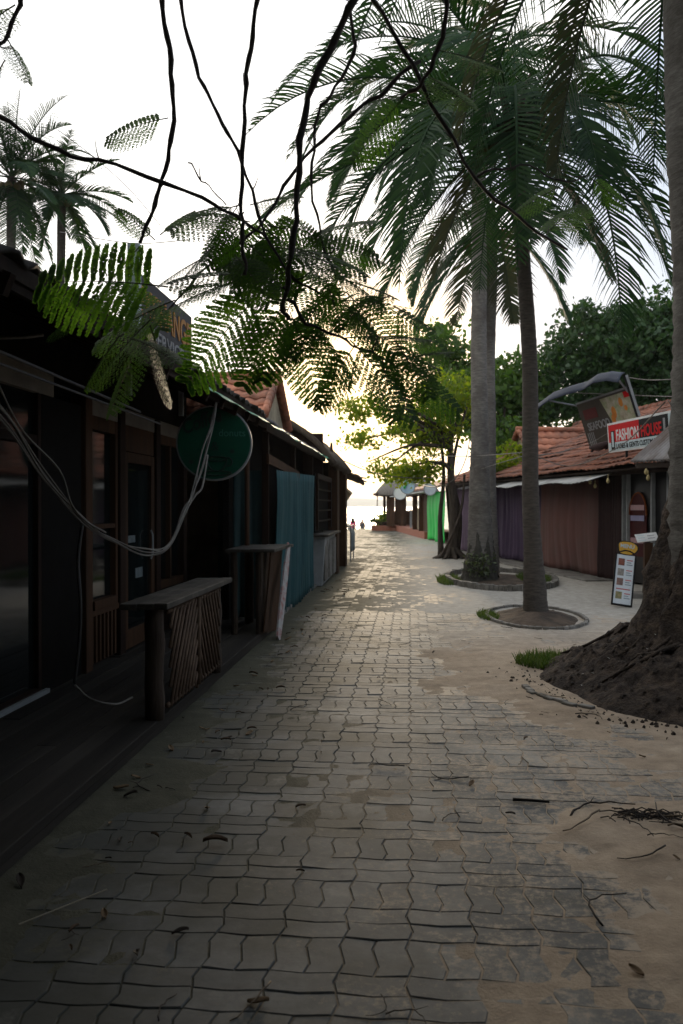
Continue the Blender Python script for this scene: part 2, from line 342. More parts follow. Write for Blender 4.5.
def paver_mat():
    m = pmat('paver', (.128, .129, .123), (.084, .085, .081), 16, .74, .45, spec=.25, island=.20, bdist=.004)
    t = m.node_tree; n = t.nodes; l = t.links; b = n['Principled BSDF']; last = b.inputs['Base Color'].links[0].from_socket
    co = n.new('ShaderNodeTexCoord'); q = n.new('ShaderNodeTexNoise'); q.inputs['Scale'].default_value = 1.1; q.inputs['Detail'].default_value = 9; q.inputs['Roughness'].default_value = .72
    l.new(co.outputs['Object'], q.inputs['Vector'])
    sp = n.new('ShaderNodeSeparateXYZ'); l.new(co.outputs['Object'], sp.inputs[0])
    # sand dust lies where people walk less: towards the planters and down the alley
    rx = n.new('ShaderNodeMapRange'); rx.inputs[1].default_value = -1.2; rx.inputs[2].default_value = 2.6; rx.inputs[3].default_value = -.10; rx.inputs[4].default_value = .12; l.new(sp.outputs['X'], rx.inputs[0])
    ry = n.new('ShaderNodeMapRange'); ry.inputs[1].default_value = 4; ry.inputs[2].default_value = 22; ry.inputs[3].default_value = -.02; ry.inputs[4].default_value = .17; l.new(sp.outputs['Y'], ry.inputs[0])
    s1 = n.new('ShaderNodeMath'); s1.operation = 'ADD'; l.new(q.outputs['Fac'], s1.inputs[0]); l.new(rx.outputs[0], s1.inputs[1])
    s2 = n.new('ShaderNodeMath'); s2.operation = 'ADD'; l.new(s1.outputs[0], s2.inputs[0]); l.new(ry.outputs[0], s2.inputs[1])
    r = n.new('ShaderNodeMapRange'); r.inputs[1].default_value = .48; r.inputs[2].default_value = .70; r.inputs[4].default_value = .85; l.new(s2.outputs[0], r.inputs[0])
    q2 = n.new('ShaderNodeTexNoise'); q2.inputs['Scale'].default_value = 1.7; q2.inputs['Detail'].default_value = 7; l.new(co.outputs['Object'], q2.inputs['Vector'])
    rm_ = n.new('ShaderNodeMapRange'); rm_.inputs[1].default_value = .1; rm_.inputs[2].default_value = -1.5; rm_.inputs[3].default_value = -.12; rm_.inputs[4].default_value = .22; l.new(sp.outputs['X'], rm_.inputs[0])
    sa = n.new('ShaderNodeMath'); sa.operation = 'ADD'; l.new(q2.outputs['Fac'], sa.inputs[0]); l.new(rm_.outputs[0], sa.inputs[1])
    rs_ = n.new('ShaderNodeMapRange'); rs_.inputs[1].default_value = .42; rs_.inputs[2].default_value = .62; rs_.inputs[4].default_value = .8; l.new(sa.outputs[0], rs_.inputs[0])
    ms_ = n.new('ShaderNodeMixRGB'); ms_.inputs[2].default_value = (.040, .040, .030, 1); l.new(rs_.outputs[0], ms_.inputs[0]); l.new(last, ms_.inputs[1]); last = ms_.outputs[0]  # mossy stain towards the left, also carrying shade painted into the colour
    mm = n.new('ShaderNodeMixRGB'); mm.inputs[2].default_value = (.37, .345, .30, 1); l.new(r.outputs[0], mm.inputs[0]); l.new(last, mm.inputs[1])
    ad = n.new('ShaderNodeAttribute'); ad.attribute_name = 'dust'; nf = n.new('ShaderNodeTexNoise'); nf.inputs['Scale'].default_value = 28; nf.inputs['Detail'].default_value = 8; nf.inputs['Roughness'].default_value = .8; l.new(co.outputs['Object'], nf.inputs['Vector'])
    da = n.new('ShaderNodeMath'); da.operation = 'MULTIPLY_ADD'; da.inputs[1].default_value = .42; l.new(ad.outputs['Fac'], da.inputs[0]); l.new(nf.outputs['Fac'], da.inputs[2])
    dm_ = n.new('ShaderNodeMapRange'); dm_.inputs[1].default_value = .60; dm_.inputs[2].default_value = .78; l.new(da.outputs[0], dm_.inputs[0])
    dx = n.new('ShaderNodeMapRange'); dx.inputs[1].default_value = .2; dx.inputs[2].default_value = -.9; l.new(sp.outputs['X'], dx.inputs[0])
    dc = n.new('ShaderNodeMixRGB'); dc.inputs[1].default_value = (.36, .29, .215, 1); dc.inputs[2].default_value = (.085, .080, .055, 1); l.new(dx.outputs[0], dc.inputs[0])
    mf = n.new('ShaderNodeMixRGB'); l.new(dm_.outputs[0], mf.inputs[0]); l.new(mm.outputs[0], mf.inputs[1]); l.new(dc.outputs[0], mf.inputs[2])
    l.new(mf.outputs[0], b.inputs['Base Color'])
    return m
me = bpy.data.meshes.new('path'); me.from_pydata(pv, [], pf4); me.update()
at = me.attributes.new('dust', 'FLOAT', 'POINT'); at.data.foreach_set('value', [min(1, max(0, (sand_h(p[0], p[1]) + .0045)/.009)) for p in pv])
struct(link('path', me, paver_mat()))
# beach, sea, hills
mb = MB(); mb.grid(lambda u, v: (-90 + 180*u, 56 + v*26, -.01 - .95*min(1, v/.06)*1 - v*1.0 + .05*ns(u*60, v*20)), 60, 40)
struct(mb.build('beach', pmat('beach_sand', (.45, .37, .27), (.36, .29, .20), 3, .95, .4), smooth=True))
def sea_mat():
    m = bpy.data.materials.new('sea_water'); m.use_nodes = True; t = m.node_tree; n = t.nodes; l = t.links; b = n['Principled BSDF']
    b.inputs['Base Color'].default_value = (.13, .15, .14, 1); b.inputs['Roughness'].default_value = .38; b.inputs['Specular IOR Level'].default_value = .22
    co = n.new('ShaderNodeTexCoord'); q = n.new('ShaderNodeTexNoise'); q.inputs['Scale'].default_value = .9; q.inputs['Detail'].default_value = 5; l.new(co.outputs['Object'], q.inputs['Vector'])
    bu = n.new('ShaderNodeBump'); bu.inputs['Strength'].default_value = 1; bu.inputs['Distance'].default_value = .35; l.new(q.outputs['Fac'], bu.inputs['Height']); l.new(bu.outputs[0], b.inputs['Normal'])
    return m
mb = MB(); mb.add([(-9000, 66, -1.6), (9000, 66, -1.6), (9000, 9500, -1.6), (-9000, 9500, -1.6)], [(0, 1, 2, 3)])
struct(mb.build('sea', sea_mat()))
mb = MB()
def hillf(u, v):
    x = -3200 + 5200*u; h = 14 + 46*max(0, ns(x, 0, .0011, 4) + .35) + 6*ns(x, 3, .006)
    env = min(1, max(0, (x + 3000)/900))*min(1, max(0, (1900 - x)/1500))
    return (x, 4000 + 700*v, -2 + max(0, h*env)*math.sin(math.pi*v))
mb.grid(hillf, 120, 8); struct(mb.build('hills', pmat('hill_forest', (.07, .10, .07), (.05, .075, .05), .01, .9, 0), smooth=True))
mb = MB(); mb.b2((-60, 55.9, -1.05), (60, 56.15, -.012)); struct(mb.build('seawall', M_conc))

# ================================================================== foliage generators
def quads_mesh(name, C, A, B, mat, parent):
    """leaf faces: centre C, half axes A (length) and B (width); rhombus-shaped"""
    V = np.stack([C - A, C - A*.1 + B, C + A, C - A*.1 - B], 1).reshape(-1, 3)
    return npmesh(name, V, np.arange(len(V)).reshape(-1, 4), mat, parent)
def rand_dirs(n):
    v = rng.normal(size=(n, 3)); return v/np.linalg.norm(v, axis=1, keepdims=True)
def clumped(n, ells, clump_r=.45, per=40, shell=.55):
    """points clustered in clumps near the surface of ellipsoids [(centre, radii)]"""
    w = np.array([e[1][0]*e[1][1]*e[1][2] for e in ells]); w = w/w.sum(); k = max(1, n//per)
    idx = rng.choice(len(ells), k, p=w); d = rand_dirs(k); r = shell + (1 - shell)*rng.random((k, 1))**.7
    c = np.array([ells[i][0] for i in idx]) + d*r*np.array([ells[i][1] for i in idx])
    c = np.repeat(c, per, 0); return c + rng.normal(size=c.shape)*clump_r*(.5 + rng.random((len(c), 1)))*np.array([1, 1, .55])
def broad_crown(name, mat, parent, ells, n, size, clump_r=.45, per=40, shell=.55):
    C = clumped(n, ells, clump_r, per, shell); m = len(C)
    a = rand_dirs(m); a[:, 2] -= .35; a /= np.linalg.norm(a, axis=1, keepdims=True)
    b = np.cross(a, rand_dirs(m)); b /= np.linalg.norm(b, axis=1, keepdims=True)
    s = size*(.6 + .8*rng.random((m, 1)))
    return quads_mesh(name, C, a*s, b*s*.55, mat, parent)
def limbs(mb, base, top, r0, targets, r1=.03):
    base, top = Vector(base), Vector(top)
    pts = [base.lerp(top, t) + Vector((.08*math.sin(5*t), .06*math.cos(4*t), 0))*(1 if t > 0 else 0) for t in np.linspace(0, 1, 8)]
    mb.tube(pts, [r0*(1.35 - .2*min(1, i)) * (1 - .45*i/7) for i in range(8)], 10)
    for t in targets:
        t = Vector(t); s = base.lerp(top, .55 + .45*random.random()); mid = s.lerp(t, .5) + Vector((0, 0, .12*(t - s).length))
        p = smooth_pts([s, mid, t], 5); mb.tube(p, [lerp(r0*.45, r1, i/(len(p) - 1)) for i in range(len(p))], 6)
def tree(name, label, base, h, ells, n, size, leaf, r0=.2, group=None, **kw):
    t = thing(name, label, 'tree', base, group); b = Vector(base)
    mb = MB(); tg = []
    for c, r in ells:
        for _ in range(4):
            d = rand_dirs(1)[0]; tg.append(tuple(np.array(c) + d*np.array(r)*.75))
    limbs(mb, b, b + Vector((0, 0, h)), r0, tg); mb.build('trunk', M_bark, t, smooth=True)
    broad_crown('crown', leaf, t, ells, n, size, **kw); return t
# ---- palm
def frond(mat, parent, base, az, el, length, droop, nl=92, wid=.62, twist=0., side_droop=.36, org=None, leaf_w=.0125):
    """one palm frond as a single mesh: a rachis and two rows of folded, drooping leaflets"""
    d0 = np.array([math.cos(az)*math.cos(el), math.sin(az)*math.cos(el), math.sin(el)])
    m = 14; pts = [np.array(base, float)]; d = d0.copy(); st = length/m
    for i in range(m):
        d = d + np.array([0, 0, -droop/m*(1 + i/m)]); d /= np.linalg.norm(d); pts.append(pts[-1] + d*st)
    twist = twist + random.uniform(-.25, .25); side_droop = side_droop*random.uniform(.5, 1.6); nl = int(nl*random.uniform(.56, .8))
    mb = MB(); mb.tube([tuple(p) for p in pts], [.022*(1 - .85*i/m) + .003 for i in range(m + 1)], 5)
    pts = np.array(pts); vs = []; k0 = len(mb.v); fs = []
    side0 = np.cross(d0, [0, 0, 1]); side0 /= np.linalg.norm(side0) + 1e-9
    for j in range(nl):
        t = .12 + .88*(j + .5)/nl; f = t*m; i = min(int(f), m - 1); p = pts[i]*(1 - f + i) + pts[i + 1]*(f - i)
        tan = pts[i + 1] - pts[i]; tan /= np.linalg.norm(tan)
        up = np.cross(side0, tan); ll = wid*math.sin(math.pi*min(1, .12 + .9*t))**.6*(1 + .12*random.uniform(-1, 1))
        for s in (-1, 1):
            if random.random() < .07: continue
            ll *= random.uniform(.85, 1.12)
            a = s*(1 + .1*random.uniform(-1, 1)); fw = .45 + .55*t
            dr = side0*a + tan*fw + up*(.25 + twist*s + random.uniform(-.12, .12)); dr /= np.linalg.norm(dr)
            q = p.copy(); w = np.cross(dr, up); w /= np.linalg.norm(w) + 1e-9
            w = w*.75 + up*.5*s; w /= np.linalg.norm(w)
            prev = None
            for c in range(4):
                hw = leaf_w*(1.0, 1.0, .75, .08)[c]
                mb.v.append(tuple(q - w*hw)); mb.v.append(tuple(q + w*hw)); kk = len(mb.v) - 2
                if prev is not None: mb.f.append((prev, prev + 1, kk + 1, kk))
                prev = kk
                dr = dr + np.array([0, 0, -side_droop*(.5 + .5*c)*(1 + .3*random.uniform(-1, 1))*.6]); dr /= np.linalg.norm(dr); q = q + dr*ll/3
    return mb.build('frond', mat, parent)
def palm(label, base, pts, rads, crown, fronds, mat=M_trunk, group=None, ring=.11, coconuts=0, name='coconut_palm', flare=1.0, skirt=0):
    t = thing(name, label, 'palm tree', base, group)
    sp = smooth_pts(pts, 4); tot = sum((sp[i + 1] - sp[i]).length for i in range(len(sp) - 1))
    n = int(tot/.05); q = []; r = []
    cum = [0]
    for i in range(len(sp) - 1): cum.append(cum[-1] + (sp[i + 1] - sp[i]).length)
    for k in range(n + 1):
        s = tot*k/n; i = max(0, min(len(sp) - 2, int(np.searchsorted(cum, s)) - 1)); u = (s - cum[i])/max(1e-6, cum[i + 1] - cum[i])
        q.append(sp[i].lerp(sp[i + 1], u)); f = k/n*(len(rads) - 1); a = min(len(rads) - 2, int(f))
        rr = lerp(rads[a], rads[a + 1], f - a); r.append(rr*(1 + .028*((s/ring) % 1 < .45) + .012*random.uniform(-1, 1)))
    mb = MB(); mb.tube(q, r, 14, fn=lambda i, a: 1 + .05*math.sin(3*a + i*.11) + .025*random.uniform(-1, 1)); mb.build('trunk', mat, t, smooth=True)
    for fr in fronds:
        az, el, ln, dr = fr[:4]; kw = fr[4] if len(fr) > 4 else {}
        kw = dict(kw); m_ = kw.pop('mat', L_palm)
        frond(m_, t, crown, az, el, ln, dr, **kw)
    if coconuts:
        for k in range(coconuts):
            a = k*2.4; mbc = MB(); c = Vector(crown) + Vector((.22*math.cos(a), .22*math.sin(a), -.15 - .05*(k % 3)))
            mbc.tube([c + Vector((0, 0, z)) for z in (-.11, -.08, 0, .07, .10)], [.02, .07, .1, .06, .02], 8); mbc.build('coconut', M_back_coco, t, smooth=True)
    if skirt:
        mb = MB()
        for k in range(skirt):
            a = random.uniform(0, 6.28); c = Vector(crown) + Vector((.1*math.cos(a), .1*math.sin(a), -.1)); e = c + Vector((.35*math.cos(a), .35*math.sin(a), .25 + .4*random.random()))
            mb.tube([c, c.lerp(e, .5) + Vector((0, 0, .1)), e], [.06, .04, .02], 5)
        mb.build('leaf_sheaths', M_bark, t, smooth=True)
    return t
M_back_coco = pmat('coconut_husk', (.12, .11, .04), (.08, .06, .03), 5)
def R(d): return math.radians(d)

# ================================================================== LEFT SIDE: the dark cafe
EX, EZ = -1.75, 2.54
def tiled(mb, eave0, along, up, L_, S_, tw=.23, cr=.33, amp=.032, sag=.0, rag=.02):
    along, up = Vector(along).normalized(), Vector(up).normalized(); nrm = along.cross(up)
    if nrm.z < 0: nrm = -nrm
    e = Vector(eave0); nx = int(L_/tw*6); rows = int(S_/cr)
    for r in range(rows):
        k = len(mb.v)
        for b in (0, 1):
            for i in range(nx + 1):
                u = i/nx*L_; ph = 2*math.pi*u/tw; col = int(u/tw)
                random_off = (noise.cell(Vector((col*1.37, r*2.1, e.x))) - .5)*rag
                h = amp*(.5 + .5*math.cos(ph))**.8 + (.022 if b == 0 else 0) + sag*ns(u, r, .7, e.y)
                mb.v.append(tuple(e + along*u + up*((r + b*1.12)*cr + random_off*(b == 0)) + nrm*h))
        w = nx + 1
        for i in range(nx): mb.f.append((k + i, k + i + 1, k + w + i + 1, k + w + i))
    return mb
cafe = thing('cafe_building', 'dark single-storey wooden cafe with tiled eave along the left of the alley', 'building', (-3, 3, 0))
Y0, Y1 = -4.0, 10.2; FX = -2.72
slope = Vector((-3.4, 0, 1.45)).normalized()
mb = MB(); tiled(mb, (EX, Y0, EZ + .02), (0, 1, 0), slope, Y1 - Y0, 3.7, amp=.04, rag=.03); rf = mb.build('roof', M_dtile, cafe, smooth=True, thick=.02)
mb = MB()
mb.prism([(EX + .03, Y0, EZ - .02), (EX + .03, Y1, EZ - .02), (-5.2, Y1, EZ + 1.45), (-5.2, Y0, EZ + 1.45)], (0, 0, -.03)); mb.build('roof_boards', M_dwood, rf)
mb = MB()
for k in range(int((Y1 - Y0)/.6)):
    yy = Y0 + .3 + k*.6; mb.beam((EX + .05, yy, EZ - .10), (-4.0, yy, EZ + .86), .05, .1)
mb.build('rafters', M_dwood, rf)
mb = MB(); mb.beam((EX + .0, Y0, EZ - .03), (EX + .0, Y1, EZ - .03), .03, .13); mb.build('fascia_board', M_dwood, cafe)
def fwall(y0, y1, z0, z1, th=.12, mat=M_black, name='wall', x=FX): return MB().b2((x - th, y0, z0), (x, y1, z1)).build(name, mat, cafe)
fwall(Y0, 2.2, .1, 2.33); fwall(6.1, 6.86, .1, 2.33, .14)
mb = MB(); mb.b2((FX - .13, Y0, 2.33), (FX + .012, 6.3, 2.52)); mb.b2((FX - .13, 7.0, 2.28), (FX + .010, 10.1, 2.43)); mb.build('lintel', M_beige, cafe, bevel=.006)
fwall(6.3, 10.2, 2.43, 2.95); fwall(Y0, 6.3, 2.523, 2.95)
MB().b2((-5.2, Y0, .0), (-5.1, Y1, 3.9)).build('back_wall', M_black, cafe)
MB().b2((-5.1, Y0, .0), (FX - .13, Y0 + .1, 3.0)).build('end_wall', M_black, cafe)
mb = MB(); mb.b2((-5.1, Y1 - .1, 0), (FX - .13, Y1, 3.4)); mb.build('end_wall', M_black, cafe)
# big dark window at the near end
mb = MB(); mb.b2((FX - .06, 2.2, .14), (FX - .04, 6.1, 2.33)); w = mb.build('window', GLASS, cafe)
mb = MB()
for yy in (2.2, 3.5, 4.8, 6.04): mb.b2((FX - .07, yy, .1), (FX, yy + .06, 2.33))
mb.b2((FX - .07, 2.26, .1), (FX + .03, 6.04, .16)); mb.b2((FX - .07, 2.26, 1.95), (FX - .003, 6.04, 2.02)); mb.build('window_frame', M_dwood, w, bevel=.005)
MB().b2((FX + .0305, 2.2, .118), (FX + .06, 6.1, .15)).build('door_track', M_greyp, cafe)
# pillars
for yy in (6.88, 7.72, 8.86, 9.95):
    MB().b2((FX - .1, yy, .1), (FX + .035, yy + .15, 2.42)).build('pillar', M_dwood if yy > 7.3 else M_bwood, cafe, bevel=.008)
# second window with slatted apron
mb = MB(); mb.b2((FX - .06, 7.03, .66), (FX - .045, 7.72, 2.2)); w = mb.build('window', GLASS, cafe)
mb = MB()
for (a, b, c, d) in ((7.03, 7.09, .62, 2.28), (7.66, 7.72, .62, 2.28)): mb.b2((FX - .07, a, c), (FX + .01, b, d))
mb.b2((FX - .07, 7.09, .60), (FX + .03, 7.66, .68)); mb.b2((FX - .07, 7.09, 2.16), (FX + .008, 7.66, 2.28)); mb.b2((FX - .065, 7.09, 1.30), (FX + .006, 7.66, 1.34)); mb.build('window_frame', M_bwood, w, bevel=.004)
mb = MB(); mb.b2((FX - .08, 7.03, .12), (FX - .02, 7.72, .60)); ap = mb.build('apron', M_dwood, cafe)
mb = MB()
for k in range(7): mb.b2((FX - .02, 7.06 + k*.095, .14), (FX + .012, 7.10 + k*.095, .58))
mb.b2((FX - .02, 7.03, .55), (FX + .02, 7.72, .60)); mb.build('slats', M_bwood, ap, bevel=.003)
# door
mb = MB(); mb.b2((FX - .07, 7.87, .12), (FX - .02, 8.86, 2.02)); dr = mb.build('door', M_dwood, cafe)
mb = MB(); mb.b2((FX - .021, 8.0, .30), (FX - .012, 8.74, 1.92)); mb.build('pane', GLASS, dr)
mb = MB()
for (a, b, c, d) in ((7.88, 8.0, .12, 2.02), (8.74, 8.85, .12, 2.02), (8.0, 8.74, .12, .30), (8.0, 8.74, 1.92, 2.02)): mb.b2((FX - .019, a, c), (FX + .012, b, d))
mb.build('door_frame', M_bwood, dr, bevel=.004)
for (yy, zz, h_) in ((8.05, 1.14, .07), (8.28, .78, .10)):
    mb = MB(); mb.b2((FX - .011, yy, zz), (FX - .007, yy + .22, zz + h_)); mb.build('sticker', pmat('worn_sticker', (.16, .19, .19), (.06, .08, .08), 20, .6, 0), dr)
mb = MB(); mb.tube([(FX + .03, 8.66, .95), (FX + .05, 8.66, 1.0), (FX + .05, 8.66, 1.2), (FX + .03, 8.66, 1.25)], .010, 6); mb.build('door_handle', M_greyp, dr)
fwall(7.87, 8.86, 2.03, 2.28, .1, M_bwood, 'transom')
mb = MB(); mb.b2((FX - .06, 9.01, .66), (FX - .045, 9.95, 2.2)); w = mb.build('window', GLASS, cafe)
mb = MB(); mb.b2((FX - .07, 9.01, .60), (FX + .03, 9.95, .68)); mb.b2((FX - .07, 9.45, .68), (FX + .01, 9.5, 2.2)); mb.b2((FX - .07, 9.01, 2.18), (FX + .01, 9.95, 2.28)); mb.build('window_frame', M_bwood, w, bevel=.004)
fwall(9.01, 9.95, .12, .60, .1, M_dwood, 'apron')
# deck
deck = thing('wooden_deck', 'low dark plank deck in front of the cafe with a worn edge board', 'deck', (-2.6, 3, 0))
mb = MB()
xk = -1.80
while xk > -2.9: 
    yk = -4 + random.random()
    while yk < 10.4:
        l = 2.2 + random.random(); y2 = min(10.4, yk + l); z_ = random.uniform(-.004, .004)
        mb.b2((xk - .118, yk + .003, .07 + z_), (xk, y2, .105 + z_)); yk = y2
    xk -= .124
mb.build('planks', M_plank, deck, bevel=.003)
mb = MB(); mb.b2((-1.797, -4, .06), (-1.625, 10.4, .112)); mb.b2((-1.66, -4, -.03), (-1.64, 10.4, .058)); mb.build('edge_board', M_plank, deck, bevel=.006)
MB().b2((-5.1, -4, -.03), (-1.70, 10.4, .055)).build('base', M_black, deck)
# ---- counters
def post(mb, x, y, z0, z1, r, n=10):
    mb.tube([(x + .004*math.sin(k*2.), y + .004*math.cos(k*1.7), z0 + (z1 - z0)*k/6) for k in range(7)], [r*(1 + .05*math.sin(k*1.9)) for k in range(7)], n)
c1 = thing('lattice_counter', 'nearest wooden bar counter with log legs and slanted stick lattice front', 'counter', (-1.65, 6.2, .11))
mb = MB()
for k, (a, b) in enumerate(((-1.82, -1.71), (-1.705, -1.60), (-1.595, -1.51))): mb.b2((a, 5.2, .845 + .003*k), (b, 7.15, .885 + .003*k))
mb.build('top', M_ctop, c1, bevel=.006)
for (x, y, r) in ((-1.66, 5.42, .062), (-1.63, 7.0, .055), (-1.79, 5.9, .03), (-1.80, 7.05, .04)):
    mb = MB(); post(mb, x, y, .11, .844, r); mb.build('leg', M_log, c1, smooth=True)
mb = MB()
mb.tube([(-1.60, 5.5, .18), (-1.60, 7.0, .18)], .018, 7); mb.tube([(-1.60, 5.5, .80), (-1.60, 7.0, .80)], .018, 7)
mb.tube([(-1.575, 6.24, .17), (-1.575, 6.24, .82)], .022, 7)
for k in range(9):
    a = 5.53 + k*.09
    y1_, z1_ = a + .48, .81
    if y1_ > 6.23: z1_ = .17 + (6.23 - a)/.48*.64; y1_ = 6.23
    mb.tube([(-1.585, a, .17), (-1.585, y1_, z1_)], .013, 6)
for k in range(4): mb.tube([(-1.585, 5.52, .30 + k*.13), (-1.585, 5.52 + (.51 - k*.13)*.75, .81)], .013, 6)
for k in range(12):
    a = 6.28 + k*.09 - .3
    y0_, z0_ = a, .81; y1_, z1_ = a + .40, .17
    if y0_ < 6.26: z0_ = .81 - (6.26 - y0_)/.4*.64; y0_ = 6.26
    if y1_ > 6.98: z1_ = .17 + (y1_ - 6.98)/.4*.64; y1_ = 6.98
    if z0_ > z1_: mb.tube([(-1.585, y0_, z0_), (-1.585, y1_, z1_)], .013, 6)
mb.build('lattice', pmat('peeled_stick', (.15, .095, .06), (.07, .043, .027), 12, .85, .5), c1, smooth=True)
c2 = thing('plank_counter', 'second bar counter with plank body, beside the green round sign post', 'counter', (-1.7, 9.5, .11))
mb = MB(); mb.b2((-1.98, 9.0, 1.0), (-1.72, 10.15, 1.035)); mb.b2((-1.715, 8.98, 1.003), (-1.44, 10.15, 1.04)); mb.build('top', M_ctop, c2, bevel=.006)
mb = MB(); mb.b2((-1.62, 10.15, .975), (-1.50, 10.9, 1.01)); mb.build('end_rail', M_ctop, c2, bevel=.006)
mb = MB(); mb.prism([(-1.60, 9.15, .11), (-1.60, 10.2, .0), (-1.54, 10.2, .975), (-1.60, 9.15, .99)], (-.025, 0, 0)); mb.build('front_panel', M_bwood, c2)
for (x, y, r) in ((-1.9, 9.1, .035), (-1.9, 10.05, .035), (-1.63, 9.12, .04)):
    mb = MB(); post(mb, x, y, .11, 1.0, r); mb.build('leg', M_log, c2)
mb = MB(); mb.beam((-1.575, 9.15, .13), (-1.52, 9.32, 1.0), .02, .20, up=(0, 1, 0)); mb.build('brace_board', M_bwood, c2, bevel=.004)
# painted plank leaning on the counter
pl = thing('painted_plank', 'narrow white plank with flaking red paint leaning on the second counter', 'board', (-1.55, 9.55, 0))
def plank_pt(u, v):
    c = Vector((-1.46, 9.35, .02)).lerp(Vector((-1.47, 10.25, 1.03)), v); w = .075*(1 - .85*max(0, v - .7)**1.2*2.2)*(.7 + .3*min(1, v*4))
    return c + Vector((.1, .35, -.4)).normalized()*(u - .5)*2*w
M_plk = pmat('flaking_white_paint', (.48, .47, .44), (.34, .33, .31), 6, .6, .3, dirt=(.30, .06, .045), dscale=9)
mb = MB(); mb.grid(lambda u, v: plank_pt(u, v), 4, 20); mb.build('board', M_plk, pl, thick=.02)
# ---- round green sign and its post
gs = thing('round_sign', 'round green coffee sign hanging under the left eave', 'sign', (-1.95, 8.3, 2.1))
gc = P(214, 443, 8.3); ax = Vector((.12, -1, .02)).normalized(); rr_ = .375
mb = MB(); mb.disc(gc, -ax, rr_, .10, 56); mb.build('casing', M_greyp, gs, bevel=.006)
mb = MB(); mb.disc(gc + ax*.004, -ax, rr_*.955, .01, 56); fc = mb.build('face', M_green, gs)
rt = (-ax).cross(Vector((0, 0, 1))).normalized(); rt = rt if rt.x > 0 else -rt; upv = ax.cross(rt); upv = upv if upv.z > 0 else -upv
def on(u, v, o=.006): return gc + rt*u*rr_ + upv*v*rr_ + ax*o
def rot2(a): return rt*math.cos(a) + upv*math.sin(a), -rt*math.sin(a) + upv*math.cos(a)
r_, u_ = rot2(R(20)); text('lettering', 'Coffee', M_dgreen, fc, on(-.80, .22), r_, u_, .20, shear=.3, depth=.002, bold=True, width=.40)
r_, u_ = rot2(0); text('lettering', 'donuts', M_pgreen, fc, on(.12, .18), r_, u_, .10, depth=.002, width=.26)
text('lettering', '&', M_dgreen, fc, on(-.08, -.2), r_, u_, .13, depth=.002)
mb = MB()
def arc(c, rx, ry, a0, a1, n=18, w=.008): mb.tube([on(c[0] + rx*math.cos(R(lerp(a0, a1, k/n))), c[1] + ry*math.sin(R(lerp(a0, a1, k/n))), .007) for k in range(n + 1)], w, 5)
arc((.08, -.42), .26, .06, 0, 360); arc((.08, -.42), .26, .33, 180, 360); arc((.38, -.50), .10, .11, -110, 120); arc((.06, -.80), .40, .06, 0, 360)
for (a, b) in ((.48, -.22), (-.6, -.5), (.15, .62)): mb.disc(on(a, b), -ax, .022, .004, 10)
mb.build('cup_drawing', M_dgreen, fc)
mb = MB(); mb.tube([gc + Vector((0, .02, rr_)), gc + Vector((0, .02, rr_ + .35))], .01, 6); mb.build('hanger', M_greyp, gs)
pp = P(247, 500, 9.9)
mb = MB(); mb.tube([(pp.x, 9.9, .11), (pp.x, 9.9, 2.5)], .03, 8); tag(mb.build('wooden_post', M_bwood, smooth=True, bevel=0), 'slim round wooden post standing behind the round green sign', 'post', base=(pp.x, 9.9, .11))
# ---- exchange sign on the roof
ex = thing('exchange_sign', 'dark exchange service sign with orange letters standing on the left roof', 'sign', (-2.1, 7, 2.75))
e0, e1 = Vector((-2.10, 6.35, 2.66)), Vector((-2.10, 8.07, 2.66))
ed = (e1 - e0); ew = ed.length; ed.normalize(); eh = .66; en = ed.cross(Vector((0, 0, 1))).normalized()
mb = MB(); mb.prism([e0, e1, e1 + Vector((0, 0, eh)), e0 + Vector((0, 0, eh))], -en*.05); pn = mb.build('panel', pmat('sign_charcoal', (.045, .045, .055), (.03, .03, .035), 3, .6, .1), ex, bevel=.004)
text('lettering', 'EXCHANGE', M_orange, pn, e0 + ed*.08 + Vector((0, 0, .35)) + en*.003, ed, (0, 0, 1), .31, width=ew - .16, bold=True)
text('lettering', 'SERVICE', M_greyt, pn, e0 + ed*.45 + Vector((0, 0, .17)) + en*.003, ed, (0, 0, 1), .17, width=.95, bold=True)
mb = MB()
for q in (e0 + ed*.1, e1 - ed*.1):
    mb = MB(); mb.b2(q + Vector((-.10, -.02, -.3)), q + Vector((-.055, .02, eh))); mb.build('frame_post', M_greyp, ex)
pt = P(133, 243, 6.3)
mb = MB(); mb.b2((pt.x - .045, 6.3, 2.7), (pt.x + .045, 6.36, pt.z)); tag(mb.build('sign_pole', M_palebl), 'pale blue square pole rising at the left end of the exchange sign', 'pole', base=(pt.x, 6.33, 2.7))

# ---- second shop: green-trimmed eave, teal curtain
s2 = thing('curtained_shop', 'low shop beyond the cafe with a green tarp trim under its eave', 'building', (-3, 14, 0))
mb = MB(); 
def corr(mb, e0, e1, up, amp=.018, pitch_=.08, nv=8, sag=0.):
    e0, e1, up = Vector(e0), Vector(e1), Vector(up); L_ = (e1 - e0).length; nu = int(L_/pitch_*4)
    nrm = (e1 - e0).cross(up).normalized(); nrm = nrm if nrm.z > 0 else -nrm
    mb.grid(lambda u, v: e0.lerp(e1, u) + up*v + nrm*(amp*math.sin(2*math.pi*u*L_/pitch_) + sag*ns(u*L_, v, .8, 2)), nu, nv)
corr(mb, (EX - .02, 10.25, EZ + .02), (EX - .02, 17.6, EZ + .0), (-3.0, 0, 1.2), sag=.05); mb.build('roof', M_metal, s2, smooth=True, thick=.004)
mb = MB()
def trimf(u, v):
    y = lerp(6.9, 20.5, u); return (EX + .045 + .05*v + .03*ns(y, 2, 1.3, 1), y, EZ - .03 - v*(.035 + .07*abs(ns(y, 0, 1.1, 3))) + .012*ns(y, 5, 3, 1))
mb.grid(trimf, 120, 3); mb.build('tarp_trim', M_trim, s2, smooth=True, thick=.004)
